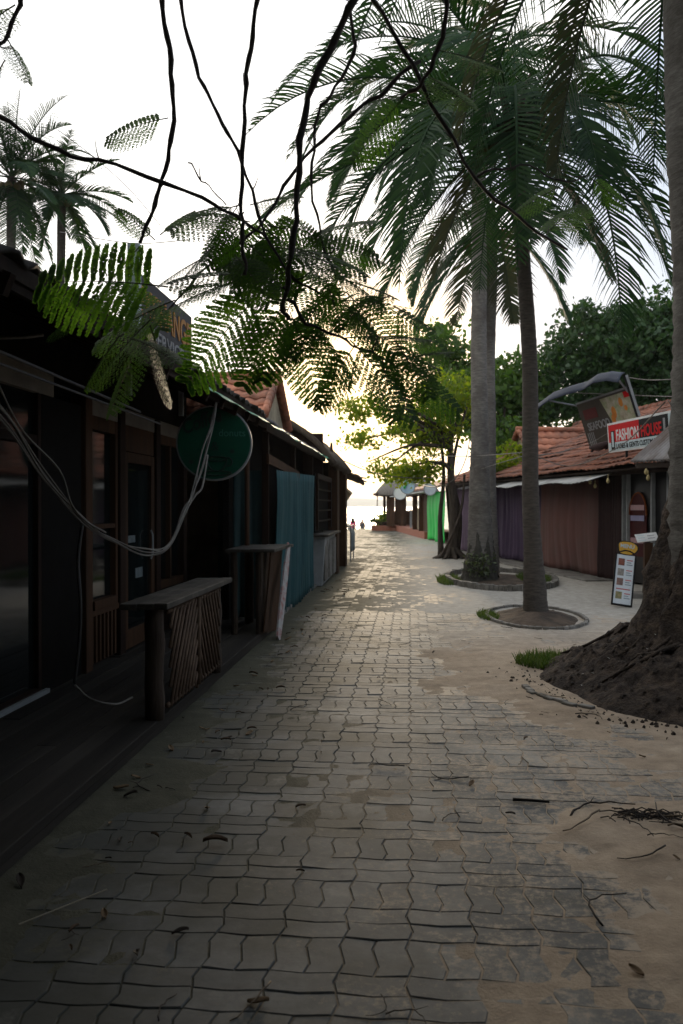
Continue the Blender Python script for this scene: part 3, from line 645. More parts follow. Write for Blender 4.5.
mb = MB(); mb.b2((EX - .05, 10.3, EZ - .12), (EX, 17.6, EZ - .03)); mb.build('beam', M_dwood, s2)
mb = MB(); mb.prism([(-1.72, 10.3, 2.02), (-1.72, 13.2, 1.93), (-1.72, 13.2, 2.03), (-1.72, 10.3, 2.14)], (-.03, 0, 0)); mb.build('signboard', M_bwood, s2)
mb = MB(); mb.b2((-3.9, 10.25, 0), (-3.8, 17.6, 3.2)); mb.build('back_wall', M_black, s2)
mb = MB(); mb.b2((-3.8, 17.5, 0), (-1.8, 17.6, 3.0)); mb.build('end_wall', M_dwood, s2)
mb = MB(); mb.b2((-2.29, 10.3, 0), (-2.22, 17.5, 2.70)); mb.build('dark_backing', M_black, s2)  # added black sheet standing for the dark inside; hides the house wall
mb = MB(); mb.b2((-3.8, 10.25, -.02), (-1.72, 17.6, .06)); mb.build('floor_slab', M_conc, s2)
for yy in (10.6, 13.1, 15.5): MB().b2((-1.86, yy, .06), (-1.78, yy + .08, 2.5)).build('post', M_dwood, s2)
def curtain(name, label, p0, p1, z0, z1, mat, folds=14, amp=.03, cat='curtain', nrm=None, wavy=.02, bulge=0., top=None):
    p0, p1 = Vector(p0), Vector(p1); d = p1 - p0; n = nrm or d.cross(Vector((0, 0, 1))).normalized(); ph = random.random()*9
    zt = top or z1
    def f(u, v):
        w = u*folds*2*math.pi; fo = amp*(.25 + .75*(1 - v))*(math.sin(w + 1.3*math.sin(u*9 + ph)) + .4*math.sin(w*2.3 + ph)) + bulge*math.sin(math.pi*(1 - v))*math.sin(math.pi*u)
        q = p0 + d*u + n*(fo + .05*ns(u*4, v*2, 1, ph))
        return Vector((q.x, q.y, lerp(z0 + wavy*math.sin(u*11 + ph), lerp(z1, zt, u), v)))
    mb = MB(); mb.grid(f, folds*10, 14)
    return tag(mb.build(name, mat, smooth=True, thick=.004), label, cat, base=((p0.x + p1.x)/2, (p0.y + p1.y)/2, z0))
curtain('teal_curtain', 'faded teal cloth curtain hanging to the ground on the left side', (-1.72, 10.75, 0), (-1.74, 15.4, 0), .02, 1.96, M_teal, 15, .035, top=2.05)
curtain('side_curtain', 'dark teal cloth folded back beside the teal curtain, behind the plank counter', (-2.4, 10.5, 0), (-1.8, 10.68, 0), .08, 1.95, pmat('dark_teal', (.02, .05, .05), (.012, .03, .03), 3), 4, .03)
c3 = thing('grey_counter', 'tall grey boxed counter past the teal curtain', 'counter', (-1.75, 17, 0))
mb = MB(); mb.prism([(-1.62, 15.6, .02), (-1.66, 18.2, .02), (-1.60, 18.2, .93), (-1.56, 15.6, .93)], (-.5, 0, 0)); mb.build('body', M_greyp, c3, bevel=.01)
mb = MB(); mb.b2((-2.15, 15.5, .93), (-1.5, 18.35, .975)); mb.build('top', M_ctop, c3, bevel=.006)
for k in range(3): MB().b2((-1.60, 15.75 + k*.85, .1), (-1.575, 16.4 + k*.85, .85)).build('panel', M_conc, c3)
# end kiosk with thatch
ks = thing('thatched_kiosk', 'weathered kiosk with thatched roof at the end of the left row', 'kiosk', (-2.6, 20, 0))
for (y0_, y1_) in ((18.5, 19.0), (20.9, 21.4)):
    mb = MB(); mb.b2((-1.78, y0_, 0), (-1.58, y1_, 2.5)); mb.build('post', M_bwood, ks, bevel=.01)
mb = MB(); mb.b2((-1.80, 19.0, .0), (-1.74, 20.9, 2.4)); wl = mb.build('wall', M_dwood, ks)
mb = MB(); mb.b2((-3.8, 21.3, .0), (-1.78, 21.4, 2.6)); mb.b2((-3.9, 17.65, 0), (-3.8, 21.4, 2.8)); mb.build('wall', M_dwood, ks)
wf = MB()
wf.b2((-1.72, 15.5, 1.05), (-1.68, 15.6, 2.1)); wf.b2((-1.72, 18.1, 1.05), (-1.68, 18.25, 2.1)); wf.b2((-1.72, 15.6, 2.0), (-1.68, 18.1, 2.1))
for k in range(4): wf.b2((-1.715, 15.6, 1.2 + k*.2), (-1.69, 18.1, 1.23 + k*.2))
wf.build('window_frame', M_dwood, ks)
mb = MB(); mb.b2((-1.78, 15.6, 1.0), (-1.75, 18.1, 2.1)); mb.build('shutter', M_black, ks)
def thatch(mb, y0, y1, xe, ze, xr, zr, over=.0, n=60):
    def f(u, v):
        y = lerp(y0, y1, u); k = ns(y, v*4, 3, 2)*.05
        z = lerp(ze, zr, math.sin(v*math.pi/2)**.85) + k; x = lerp(xe, xr, v) + .05*ns(y, v, 5, 7)*(1 - v)
        e = .12*abs(ns(y, 1, 6, 4))*(v == 0); return (x, y, z - e)
    mb.grid(f, n, 10)
mb = MB(); thatch(mb, 17.4, 21.9, -1.55, 2.36, -3.0, 3.35); thatch(mb, 17.4, 21.9, -4.5, 2.36, -3.0, 3.35)
mb.build('roof', M_thatch, ks, smooth=True, thick=.12)
mb = MB()
def tipf(u, v):
    y = 21.6 + v*1.6; return (-2.6 + 1.35*u, y, 2.55 - .35*u*u - .12*v + .04*ns(u*9, v*9, 1, 5))
mb.grid(tipf, 14, 8); mb.build('eave_thatch', M_thatch, ks, smooth=True, thick=.08)
for k, (a, b) in enumerate((((-1.9, 22.9, 2.35), (-1.18, 23.0, 2.25)), ((-1.9, 21.9, 2.42), (-1.12, 22.0, 2.12)))):
    MB().tube([a, b], .02, 6).build('pole', M_bwood, ks)
hp = P(331, 460, 18.5); mb = MB(); mb.tube([(hp.x + .02*k/8, 18.5 + .34*math.cos(math.pi*k/8*1.1), 2.42 + .46*math.sin(math.pi*k/8*1.1)) for k in range(9)], .018, 6)
tag(mb.build('bamboo_hoop', M_bwood, smooth=True), 'small bent cane hoop on top of the thatched kiosk roof', 'hoop', base=(hp.x, 18.5, 2.9))
# hanging flap board at the kiosk end, and the draped rack beyond
mb = MB(); a = P(341, 486, 22.2); b = P(351.5, 494.5, 22.2); c = P(340.5, 510, 22.2)
mb.prism([a, b, c], (0, .5, .05)); tag(mb.build('flap_board', pmat('pale_board', (.42, .33, .19), (.30, .23, .14), 3)), 'pale triangular flap board sticking out at the end of the left row', 'board', base=c)
rk = thing('cloth_rack', 'low rack draped with grey blue cloth beyond the left kiosk', 'rack', (-1.85, 23.5, 0))
mb = MB()
for (x, y) in ((-1.9, 23.2), (-1.62, 23.2), (-1.9, 24.4), (-1.62, 24.4)): mb.tube([(x, y, 0), (x, y, .95)], .02, 6)
mb.tube([(-1.62, 23.2, .95), (-1.62, 24.4, .95)], .02, 6); mb.tube([(-1.9, 23.2, .95), (-1.62, 23.2, .95)], .02, 6); mb.build('frame', M_greyp, rk)
mb = MB(); mb.grid(lambda u, v: (-1.76 + .17*(1 if v > .5 else -1)*min(1, abs(v - .5)*6), 23.1 + 1.4*u, 1.0 - abs(v - .5)*1.5 + .03*math.sin(u*20)*(abs(v - .5))), 24, 12); mb.build('cloth', pmat('blue_grey_cloth', (.22, .27, .30), (.12, .15, .17), 3), rk, smooth=True, thick=.01)
# orange gable roof house behind
gh = thing('tiled_house', 'small house with bright orange tiled gable rising behind the left eave', 'house', (-4, 14.2, 0))
gx = -2.3
for (ye, yr, nm) in ((12.9, 14.2, 'a'), (15.5, 14.2, 'b')):
    mb = MB(); tiled(mb, (-6.4, ye, 2.88), (1, 0, 0), (0, yr - ye, .79), 6.4 + gx + .12, 1.56, tw=.24, cr=.30, amp=.035); mb.build('roof', M_tile, gh, smooth=True, thick=.015)
mb = MB(); mb.tube([(-6.4, 14.2, 3.70), (gx + .14, 14.2, 3.70)], .07, 8)
for k in range(9):
    for s in (-1, 1):
        t0, t1 = k/9, (k + 1.15)/9; mb.tube([(gx + .08, 14.2 + s*1.3*t0, 3.72 - .79*t0 + .02), (gx + .08, 14.2 + s*1.3*t1, 3.70 - .79*t1)], [.055, .07], 8)
mb.build('ridge_tiles', M_tile, gh, smooth=True)
mb = MB(); mb.prism([(gx, 13.0, 0), (gx, 15.4, 0), (gx, 15.4, 2.86), (gx, 14.2, 3.62), (gx, 13.0, 2.86)], (-4, 0, 0)); mb.build('wall', M_cream, gh)
# unseen walls and roof added beside and behind the camera to shade the alley
bb = thing('rear_shade_block', 'plain dark unseen block added behind the viewpoint to shade the alley', 'building', (2.8, -2, 0))
mb = MB(); mb.b2((3.4, -12, 0), (7, 4.2, 2.7)); mb.b2((-6, -13, 0), (7, -12.1, 3.2)); mb.build('wall', M_dwood, bb)
mb = MB(); mb.prism([(2.9, -12, 2.6), (2.9, 4.4, 2.6), (7, 4.4, 4), (7, -12, 4)], (0, 0, .06)); mb.build('roof', M_dtile, bb)

# ================================================================== RIGHT SIDE row of stalls
rs = thing('stall_row', 'long low stall row with weathered orange tiled roof on the right', 'building', FS(3, 2))
E_N, E_Z, R_N, R_Z = -.55, 2.22, 4.2, 4.25
upR = (FN*(R_N - E_N) + Vector((0, 0, R_Z - E_Z)))
SLEN = upR.length
mb = MB(); tiled(mb, FS(-5.5, E_N, E_Z), FU, upR, 16.6, SLEN, tw=.20, cr=.27, amp=.026, sag=.045, rag=.035); mb.build('roof', M_tile2, rs, smooth=True, thick=.015)
mb = MB(); mb.prism([FS(-5.4, E_N + .05, E_Z - .04), FS(11, E_N + .05, E_Z - .04), FS(11, R_N, R_Z - .06), FS(-5.4, R_N, R_Z - .06)], (0, 0, -.04)); mb.build('roof_boards', M_dwood, rs)
mb = MB()
s = -5.5
while s < 11.2: mb.tube([FS(s, R_N, R_Z + .02), FS(s + .42, R_N, R_Z + .0)], [.12, .10], 8); s += .38
mb.build('ridge_tiles', M_tile2, rs, smooth=True)
mb = MB(); mb.prism([FS(11.05, -.2, 0), FS(11.05, R_N, 0), FS(11.05, R_N, R_Z - .1), FS(11.05, -.4, 2.3)], FU*.08); mb.prism([FS(-5.4, .1, 0), FS(-5.4, R_N, 0), FS(-5.4, R_N, R_Z - .1), FS(-5.4, .1, 2.4)], FU*.08)
mb.build('end_wall', M_dwood, rs)
mb = MB(); mb.prism([FS(-5.4, R_N, 0), FS(11, R_N, 0), FS(11, R_N, R_Z - .1), FS(-5.4, R_N, R_Z - .1)], FN*.1); mb.build('back_wall', M_black, rs)
mb = MB(); mb.prism([FS(-5.4, .5, 0), FS(11, .5, 0), FS(11, .5, 2.5), FS(-5.4, .5, 2.5)], FN*.06); mb.build('inner_wall', M_black, rs)
mb = MB(); mb.beam(FS(-5.4, -.35, 2.14), FS(11, -.35, 2.14), .08, .12); mb.build('beam', M_dwood, rs)
# dormer gable with cream front
dm = MB(); sd = spx(521, .9); dz0, dz1 = 2.95, 3.62; hw = .95
apex = FS(sd, .9, dz1); bl_, br_ = FS(sd + hw, .9, dz0), FS(sd - hw, .9, dz0)
dm.prism([bl_, br_, apex], FN*.06); gdm = dm.build('gable_wall', M_cream, rs)
for sgn, col in ((1, 0), (-1, 0)):
    mb = MB(); e_ = FS(sd + sgn*(hw + .15), .78, dz0 - .10); tiled(mb, e_, FN, FU*(-sgn*(hw + .15)) + Vector((0, 0, dz1 - dz0 + .16)), 3.0, 1.36, tw=.24, cr=.33, amp=.03); mb.build('dormer_roof', M_tile, gdm, smooth=True, thick=.015)
mb = MB()
for k in range(6):
    for sgn in (-1, 1):
        t0, t1 = k/6, (k + 1.2)/6; a_p = FS(sd, .80, dz1 + .10); b_p = FS(sd + sgn*(hw + .15), .80, dz0 - .05); mb.tube([a_p.lerp(b_p, t0), a_p.lerp(b_p, t1)], [.06, .075], 8)
mb.tube([FS(sd, .75, dz1 + .12), FS(sd, 3.6, dz1 + .12)], .08, 8); mb.build('ridge_tiles', M_tile, gdm, smooth=True)
# white ragged awning strip
def awn(s0, s1, n0, n1, z0, z1, name='awning', mat=M_white, label=None, rag=.05, sag=.04):
    def f(u, v):
        q = FS(lerp(s0, s1, u), lerp(n0, n1, v), lerp(z0, z1, v)); q.z += -sag*math.sin(math.pi*u*3)**2*(1 - v) - (rag*abs(ns(u*30, 1, 1, 3)) if v == 0 else 0); return q
    mb = MB(); mb.grid(f, 60, 4); return tag(mb.build(name, mat, smooth=True, thick=.006), label, 'awning', base=FS((s0 + s1)/2, n0, z0))
M_tarpw = pmat('dirty_white_tarp', (.50, .50, .48), (.34, .34, .33), 3, .7, .3, dirt=(.2, .2, .19))
awn(spx(597, -.7), spx(500, -.7), -.85, -.4, 1.99, 2.12, 'tarp_awning', M_tarpw, 'ragged dirty white tarp strip under the right eave behind the slim palm')
awn(spx(497, -.8), spx(456, -.8), -.75, -.4, 2.02, 2.12, 'tarp_awning', pmat('dark_tarp', (.05, .05, .055), (.03, .03, .03), 3), 'dark sagging tarp strip under the far end of the right eave')
curtain('brown_curtain', 'plain reddish brown cloth curtain closing the stall right of the slim palm', FS(spx(541), 0), FS(spx(601), 0), .05, 2.1, M_brownc, 7, .014, nrm=-FN, bulge=.08)
curtain('bunched_curtain', 'very dark gathered curtain right of the brown curtain', FS(spx(601), -.02), FS(spx(621), .05), .0, 2.1, M_darkc, 6, .05, nrm=-FN)
curtain('purple_curtain', 'dark purple cloth curtain between the two palm trunks', FS(spx(494), 0), FS(spx(541), .02), .06, 2.1, M_purp, 11, .05, nrm=-FN)
curtain('violet_curtain', 'dusty violet cloth curtain left of the paired palm trunks', FS(spx(457), .0), FS(spx(493), .02), .06, 2.1, pmat('violet_curtain', (.11, .075, .105), (.07, .048, .07), 2, .9, .3), 11, .05, nrm=-FN)
mb = MB(); mb.prism([FS(spx(615), -.6, -.02), FS(11, -.6, -.02), FS(11, .5, -.02), FS(spx(615), .5, -.02)], (0, 0, .06)); mb.build('threshold_slab', M_conc, rs, bevel=.01)
# glass shop front right of the curtains
sf = thing('shop_front', 'dark glass shop front with grey metal frames and red posters inside', 'shop front', FS(spx(640), 0))
s0, s1 = spx(621), spx(700)
mb = MB(); mb.prism([FS(s1, .06, .05), FS(s0, .06, .05), FS(s0, .06, 2.15), FS(s1, .06, 2.15)], FN*.02); gl = mb.build('glass', pmat('dusty_dark_glass', (.010, .010, .011), (.016, .015, .015), 4, .35, 0, spec=.15), sf)
for px_ in (623, 627.5, 652, 668): 
    MB().beam(FS(spx(px_), .02, .05), FS(spx(px_), .02, 2.14), .06, .07).build('frame_post', M_greyp, sf)
mb = MB()
s_a, s_b = spx(647, .04), spx(630, .04)
sm, sr_ = (s_a + s_b)/2, abs(s_a - s_b)/2
pts_ = [FS(s_a, .045, .55), FS(s_b, .045, .55)] + [FS(sm + sr_*math.cos(R(a)), .045, 1.35 + .42*math.sin(R(a))) for a in range(0, 181, 15)]
mb.prism(pts_, -FN*.012); po = mb.build('poster', pmat('dark_red_poster', (.06, .008, .008), (.035, .006, .006), 3, .6, 0, spec=.1), sf)
mb = MB(); ar = [FS(sm + sr_*math.cos(R(a)), .03, 1.33 + .42*math.sin(R(a))) for a in range(0, 181, 12)]; mb.tube(ar, .018, 6); mb.build('arch_border', pmat('dull_orange', (.20, .05, .01)), po)
for (z_, m_) in ((1.42, 'pale_pink'), (1.22, 'pale_violet'), (.80, 'pale_pink')):
    mb = MB(); mb.prism([FS(lerp(s_a, s_b, .1), .02, z_), FS(lerp(s_a, s_b, .9), .02, z_), FS(lerp(s_a, s_b, .9), .02, z_ + .10), FS(lerp(s_a, s_b, .1), .02, z_ + .10)], -FN*.004)
    mb.build('label_strip', pmat(m_, (.42, .24, .25) if 'pink' in m_ else (.28, .26, .42), None, 3, .5, 0), po)
for (px_, z_, w_, h_, m_) in ((660, .78, .16, .2, M_white), (657, .5, .08, .14, M_gtarp), (657, .12, .14, .16, M_palebl), (658, -.02+.25, .1, .1, pmat('blue_sticker', (.1, .25, .5)))):
    q = FS(spx(px_), .04, z_ + .35); mb = MB(); mb.prism([q, q + FU*-w_, q + FU*-w_ + Vector((0, 0, h_)), q + Vector((0, 0, h_))], -FN*.006); mb.build('sticker', m_, gl)
# small yellow bulbs hanging below the eave
for px_, py_ in ((590, 482), (595, 486), (608, 481), (646, 472), (648, 478)):
    q = FS(spx(px_, -.6), -.6, 0); q.z = P(px_, py_, q.y).z; mb = MB()
    mb.tube([q + Vector((0, 0, z)) for z in (.055, .04, .0, -.03, -.045)], [.012, .02, .035, .025, .008], 8); mb.tube([q + Vector((0, 0, .05)), q + Vector((0, 0, .13))], .006, 5)
    tag(mb.build('hanging_float', pmat('cream_float', (.55, .45, .22), (.42, .33, .15), 3), smooth=True), {590: 'tiny yellowish pendant leftmost under the right eave, above the brown curtain', 595: 'tiny yellowish pendant second from left under the right eave', 608: 'tiny yellowish pendant under the red end of the fashion sign', 646: 'upper one of two tiny pendants by the corrugated awning', 648: 'lower one of two tiny pendants by the corrugated awning'}[px_], 'pendant', 'pendants under the right eave', base=q)
# corrugated awning near right
ca = thing('corrugated_awning', 'rusty corrugated metal awning sheet below the fashion house sign', 'awning', (4.0, 13, 2.2))
mb = MB(); a0, a1 = P(631, 462, 14.2), P(690, 459, 11.6)
corr(mb, a0, a1, P(683, 421, 13.6) - P(640, 460, 13.8), .03, .16, 8); mb.build('sheet', M_metal, ca, smooth=True, thick=.006)
mb = MB(); mb.beam(a0 + Vector((.1, 0, -.06)), a1 + Vector((.1, 0, -.06)), .06, .08); mb.build('rail', M_dwood, ca)
mb = MB(); q = a1.lerp(a0, .2); mb.beam((q.x + .15, q.y, 0), (q.x + .15, q.y, q.z - .08), .08, .08); q2 = a0.lerp(a1, .05); mb.build('post', M_dwood, ca)
# ---- signs on the right roof
def panel_frame(tl, tr, bl):          # origin bottom-left, unit right/up, size, normal towards camera
    r = (tr - tl); u = (tl - bl); w, h = r.length, u.length; r.normalize(); u = (u - r*u.dot(r)).normalized(); n = r.cross(u); return bl, r, u, w, h, n
fs_ = thing('fashion_sign', 'red and black FASHION HOUSE sign with pale lower strip on the right roof', 'sign', P(640, 450, 16))
o_, r_, u_, w_, h_, n_ = panel_frame(P(606.5, 424, 17.0), P(679, 408.5, 14.3), P(608.8, 453, 17.0))
def rect(name, mat, parent, x0, y0, x1, y1, th=.01, off=0., O=None, bevel=0):
    o, r, u, n = O
    mb = MB(); mb.prism([o + r*x0 + u*y0 + n*off, o + r*x1 + u*y0 + n*off, o + r*x1 + u*y1 + n*off, o + r*x0 + u*y1 + n*off], n*th); return mb.build(name, mat, parent, bevel=bevel)
O = (o_, r_, u_, n_)
pn = rect('panel', M_white, fs_, 0, 0, w_, h_, .06, -.062, O, .004)
rect('red_field', M_red, pn, .05, .19, w_*.48, h_ - .04, .003, 0, O)
rect('black_field', M_blackp, pn, w_*.48 + .002, .19, w_*.86, h_ - .04, .003, 0, O)
rect('pale_strip', M_palebl, pn, .05, .03, w_*.86, .188, .003, 0, O)
rect('end_panel', M_palebl, pn, w_*.865, .03, w_ - .03, h_ - .04, .003, 0, O)
rect('figure_picture', M_greyt, pn, w_*.91, .09, w_*.945, h_ - .12, .003, .004, O)
rect('figure_picture', M_palebl, pn, .19, .10, .27, h_ - .18, .004, .004, O)
rect('figure_picture', M_blackp, pn, .15, .04, .31, h_ - .16, .003, .0035, O)
rect('figure_picture', M_greyt, pn, w_*.80, .20, w_*.825, h_ - .10, .003, .004, O)
text('lettering', 'FASHION', M_white, pn, o_ + r_*.38 + u_*.215 + n_*.004, r_, u_, .29, width=w_*.48 - .42, bold=True)
text('lettering', 'HOUSE', M_red, pn, o_ + r_*(w_*.48 + .06) + u_*.215 + n_*.004, r_, u_, .29, width=w_*.27, bold=True)
text('lettering', 'LADIES & GENTS CUSTOM TAILOR', M_blackp, pn, o_ + r_*.36 + u_*.06 + n_*.004, r_, u_, .13, width=w_*.84 - .40, bold=True)
for t in (.25, .62):
    q = o_ + r_*w_*t - n_*.04; MB().tube([(q.x, q.y, 2.25), (q.x, q.y, q.z + .1)], .025, 6).build('leg', M_blackp, fs_)
sfd = thing('seafood_sign', 'tilted dark seafood board with a food picture behind the fashion sign', 'sign', P(600, 450, 19))
o_, r_, u_, w_, h_, n_ = panel_frame(P(575, 405.5, 19.2), P(627, 388.5, 17.6), P(590, 449, 19.2)); O = (o_, r_, u_, n_)
pn = rect('panel', pmat('dark_board', (.05, .042, .034), (.07, .055, .04), 2, .5, .1), sfd, 0, 0, w_, h_, .05, -.052, O, .003)
mb = MB(); mb.prism([o_ + r_*w_*.62 + u_*h_*.16 + n_*.001, o_ + r_*w_*.98 + u_*h_*.16 + n_*.001, o_ + r_*w_*.98 + u_*h_*.96 + n_*.001, o_ + r_*w_*.45 + u_*h_*.96 + n_*.001], n_*.003); mb.build('food_picture', M_photo, pn)
for (a, b, rx, ry) in ((.64, .62, .07, .13), (.60, .48, .06, .11), (.80, .78, .06, .10), (.86, .64, .05, .06)):
    c = o_ + r_*w_*a + u_*h_*b + n_*.0045; mb = MB(); mb.prism([c + r_*rx*math.cos(k*.52) + u_*ry*math.sin(k*.52) for k in range(12)], n_*.003); mb.build('food_shape', M_orng, pn)
rect('red_corner', M_red, pn, w_*.88, h_*.84, w_*.98, h_*.96, .003, .0048, O)
rect('red_panel', pmat('dark_red_print', (.14, .03, .025), (.10, .02, .02), 3), pn, w_*.08, h_*.62, w_*.34, h_*.84, .003, .001, O)
rect('top_rail', M_greyp, sfd, -.02, h_, w_ + .02, h_ + .04, .04, -.045, O)
text('lettering', 'SEAFOOD', M_greyt, pn, o_ + r_*.16 + u_*h_*.38 + n_*.002, r_, u_, .24, width=w_*.42, bold=True)
for k in range(4): rect('menu_line', M_greyt, pn, .08 + .06*k, h_*.06, .105 + .06*k, h_*.34, .003, .001, O)
MB().beam(P(624.5, 375, 17.4), P(637.5, 416, 17.4), .07, .05).build('side_post', M_blackp, sfd)
MB().beam(P(626.5, 375, 17.36), P(639.5, 416, 17.36), .02, .05).build('side_rail', M_greyp, sfd)
MB().tube([FS(spx(600, .6), .5, 2.3), o_ + r_*w_*.5 + u_*.2 - n_*.05], .03, 6).build('leg', M_blackp, sfd)
MB().tube([FS(spx(590, 1), .9, 2.5), o_ + r_*.2 + u_*.1 - n_*.05], .03, 6).build('leg', M_blackp, sfd)
cn = thing('bent_canopy', 'bent navy and grey sheet canopy above the tilted seafood board', 'canopy', P(590, 400, 18.5))
prof = [(541, 403), (556, 392), (572, 386), (590, 381), (600, 374), (613, 371.5), (625, 373)]
def cf(u, v):
    f = u*(len(prof) - 1); i = min(int(f), len(prof) - 2); t = f - i; px_ = lerp(prof[i][0], prof[i + 1][0], t); py_ = lerp(prof[i][1], prof[i + 1][1], t)
    q = P(px_, py_ , lerp(19.4, 17.6, u)); return q + Vector((.25, .5, .26))*(v - 1) + Vector((0, 0, .06*math.sin(math.pi*v)))
mb = MB(); mb.grid(cf, 30, 6); mb.build('sheet', M_navy, cn, smooth=True, thick=.012)
MB().tube([cf(.15, .1), P(577, 406, 19.2)], .02, 5).build('strut', M_greyp, cn)
MB().tube([cf(.97, .2), P(628, 392, 17.6)], .02, 5).build('strut', M_greyp, cn)
mb = MB(); mb.tube(smooth_pts([P(590, 448, 17.6), P(602, 446, 17.3), P(614, 440, 17)], 4), [.03, .05, .07, .08, .08, .07, .05, .04, .03], 8)
tag(mb.build('roof_bundle', M_darkc, smooth=True), 'dark cloth bundle lying on the roof tiles under the signs', 'bundle', base=P(602, 452, 17.3))
# grey gable shed behind
sh = thing('grey_shed', 'grey boarded upper house with dark roof rising behind the right row', 'house', P(515, 450, 33))
c0 = P(509, 440, 33)
mb = MB(); mb.prism([(c0.x - 1.1, 33, 0), (c0.x + .75, 33, 0), (c0.x + .75, 33, 4.35), (c0.x + .1, 33, 5.0), (c0.x - 1.1, 33, 4.35)], (.5, 3, 0)); mb.build('wall', pmat('grey_board', (.25, .27, .30), (.17, .18, .2), 3), sh)
mb = MB(); mb.prism([(c0.x - 1.4, 32.6, 4.28), (c0.x + .1, 32.6, 5.14), (c0.x + .1, 32.6, 5.24), (c0.x - 1.4, 32.6, 4.38)], (.5, 3.5, 0)); mb.prism([(c0.x + .1, 32.6, 5.14), (c0.x + .95, 32.6, 4.28), (c0.x + .95, 32.6, 4.38), (c0.x + .1, 32.6, 5.24)], (.5, 3.5, 0)); mb.build('roof', M_dwood, sh)
mb = MB(); mb.prism([(c0.x - .9, 32.8, 3.75), (c0.x + .7, 32.8, 4.05), (c0.x + .7, 32.8, 4.12), (c0.x - .9, 32.8, 3.82)], (0, -.5, -.2)); mb.build('canopy', pmat('pale_blue_sheet', (.35, .42, .5)), sh)

# ---- far right: green tarp, hut, discs, fence
far = thing('far_stall', 'low brown stall with brick kerb beyond the green tarp, by the beach', 'stall', (1, 42, 0))
A2, B2 = Vector((1.36, 33.6, 0)), Vector((-1.3, 56, 0)); D2 = (B2 - A2); N2 = Vector((D2.y, -D2.x, 0)).normalized()
def F2(t, n=0., z=0.): return A2 + D2*t + N2*n + Vector((0, 0, z))
def t2(px):
    r = ray(px, 506); return (A2.x*r.y - A2.y*r.x)/(D2.y*r.x - D2.x*r.y)
mb = MB(); mb.prism([F2(t2(427), -.12), F2(1.02, -.12), F2(1.02, 1.5), F2(t2(427), 1.5)], (0, 0, .32)); mb.build('brick_base', M_brick, far)
for px_ in (415, 421.5): MB().beam(F2(t2(px_), 0, .32), F2(t2(px_), 0, 2.1), .25, .25).build('post', M_bwood, far)
mb = MB(); mb.prism([F2(t2(427), .05, .32), F2(t2(422), .05, .32), F2(t2(422), .05, 2.1), F2(t2(427), .05, 2.1)], N2*.08); mb.build('wall', M_bwood, far)
mb = MB()
for k in range(8): 
    t = lerp(t2(420), t2(411.5), k/7); mb.beam(F2(t, .1, .34), F2(t, .1, 1.35 + .05*(k % 2)), .2, .1)
mb.build('fence_boards', pmat('bleached_board', (.42, .36, .26), (.3, .25, .18), 3), far)
mb = MB(); mb.beam(F2(t2(409), .1, .34), F2(t2(409), .1, 1.3), .35, .12); mb.build('white_panel', M_greyp, far)
mb = MB(); mb.beam(F2(t2(436), -.3, 2.1), F2(t2(398), -.3, 2.05), .5, .05); mb.build('eave_board', M_tarpw, far)
mb = MB(); mb.prism([F2(0, 2.0, 0), F2(t2(412), 2.0, 0), F2(t2(412), 2.0, 2.6), F2(0, 2.0, 2.6)], N2*.1); mb.build('back_wall', M_dwood, far)
mb = MB(); mb.prism([F2(0, -.35, 2.2), F2(t2(408), -.35, 2.2), F2(t2(408), 2.6, 3.1), F2(0, 2.6, 3.1)], (0, 0, .08)); mb.build('roof', M_tile2, far)
curtain('green_tarp', 'bright green tarp curtain hanging beside the far brown stall', F2(t2(445.5), 0), F2(t2(427.5), -.02), .03, 2.1, M_gtarp, 5, .05, nrm=-N2, wavy=.05, cat='tarp')
hut = thing('thatched_hut', 'open thatched beach hut with brown posts at the seaward end', 'hut', P(396, 529, 54))
hc = P(398, 506, 52); hx = hc.x
mb = MB()
def hutf(u, v):
    a = u*2*math.pi; r = lerp(2.0, .08, v); z = lerp(2.15, 3.45, math.sin(v*math.pi/2)**.8) + .08*ns(a*6, v*9, 1, 2); return (hx + .6 + r*math.cos(a)*1.0, 52 + r*math.sin(a)*1.1, z - (.15*abs(ns(a*9, 0, 1, 3)) if v == 0 else 0))
mb.grid(hutf, 40, 8); mb.build('roof', pmat('grey_thatch', (.20, .18, .16), (.10, .09, .08), 12, .95, .8, (1, 1, .3)), hut, smooth=True, thick=.12)
for (px_, d_, w) in ((384.5, 52, .10), (390.5, 51, .28), (402.5, 51, .26), (397, 54, .15)):
    q = P(px_, 506, d_); MB().box((q.x, d_, 1.3), (w*1.7, w*1.7, 2.0)).build('post', M_bwood, hut)
mb = MB(); q = P(398, 506, 53); mb.box((q.x + .3, 53.2, .75), (1.7, .1, .9)); mb.build('railing', M_bwood, hut)
mb = MB(); q = P(400, 506, 53); mb.box((q.x, 52.8, .16), (3.0, 3.4, .3)); mb.build('base', M_brick, hut)
mb = MB(); q = P(380, 491, 51); mb.box((q.x + .5, 51, 2.2), (1.8, .2, .12)); mb.build('beam', M_bwood, hut)
MB().tube([P(377.5, 492, 51), P(377, 514, 51)], .03, 5).build('hanging_pole', M_bwood, hut)
pb = thing('planter_box', 'brown planter box with green plants at the beach end of the path', 'planter', P(380, 530, 52))
q = P(382, 530, 52); MB().box((q.x, 52, .28), (.7, .6, .56)).build('box', M_dwood, pb, bevel=.02)
broad_crown('plant', L_glow, pb, [((q.x, 52, .75), (.38, .32, .3))], 500, .1, .1, 20)
q = P(373.5, 530, 52); pt_ = thing('potted_plant', 'small potted plant left of the brown planter box', 'plant', (q.x, 52, 0))
mb = MB(); mb.tube([(q.x, 52, 0), (q.x, 52, .3)], [.12, .17], 10); mb.build('pot', M_brick, pt_, smooth=False)
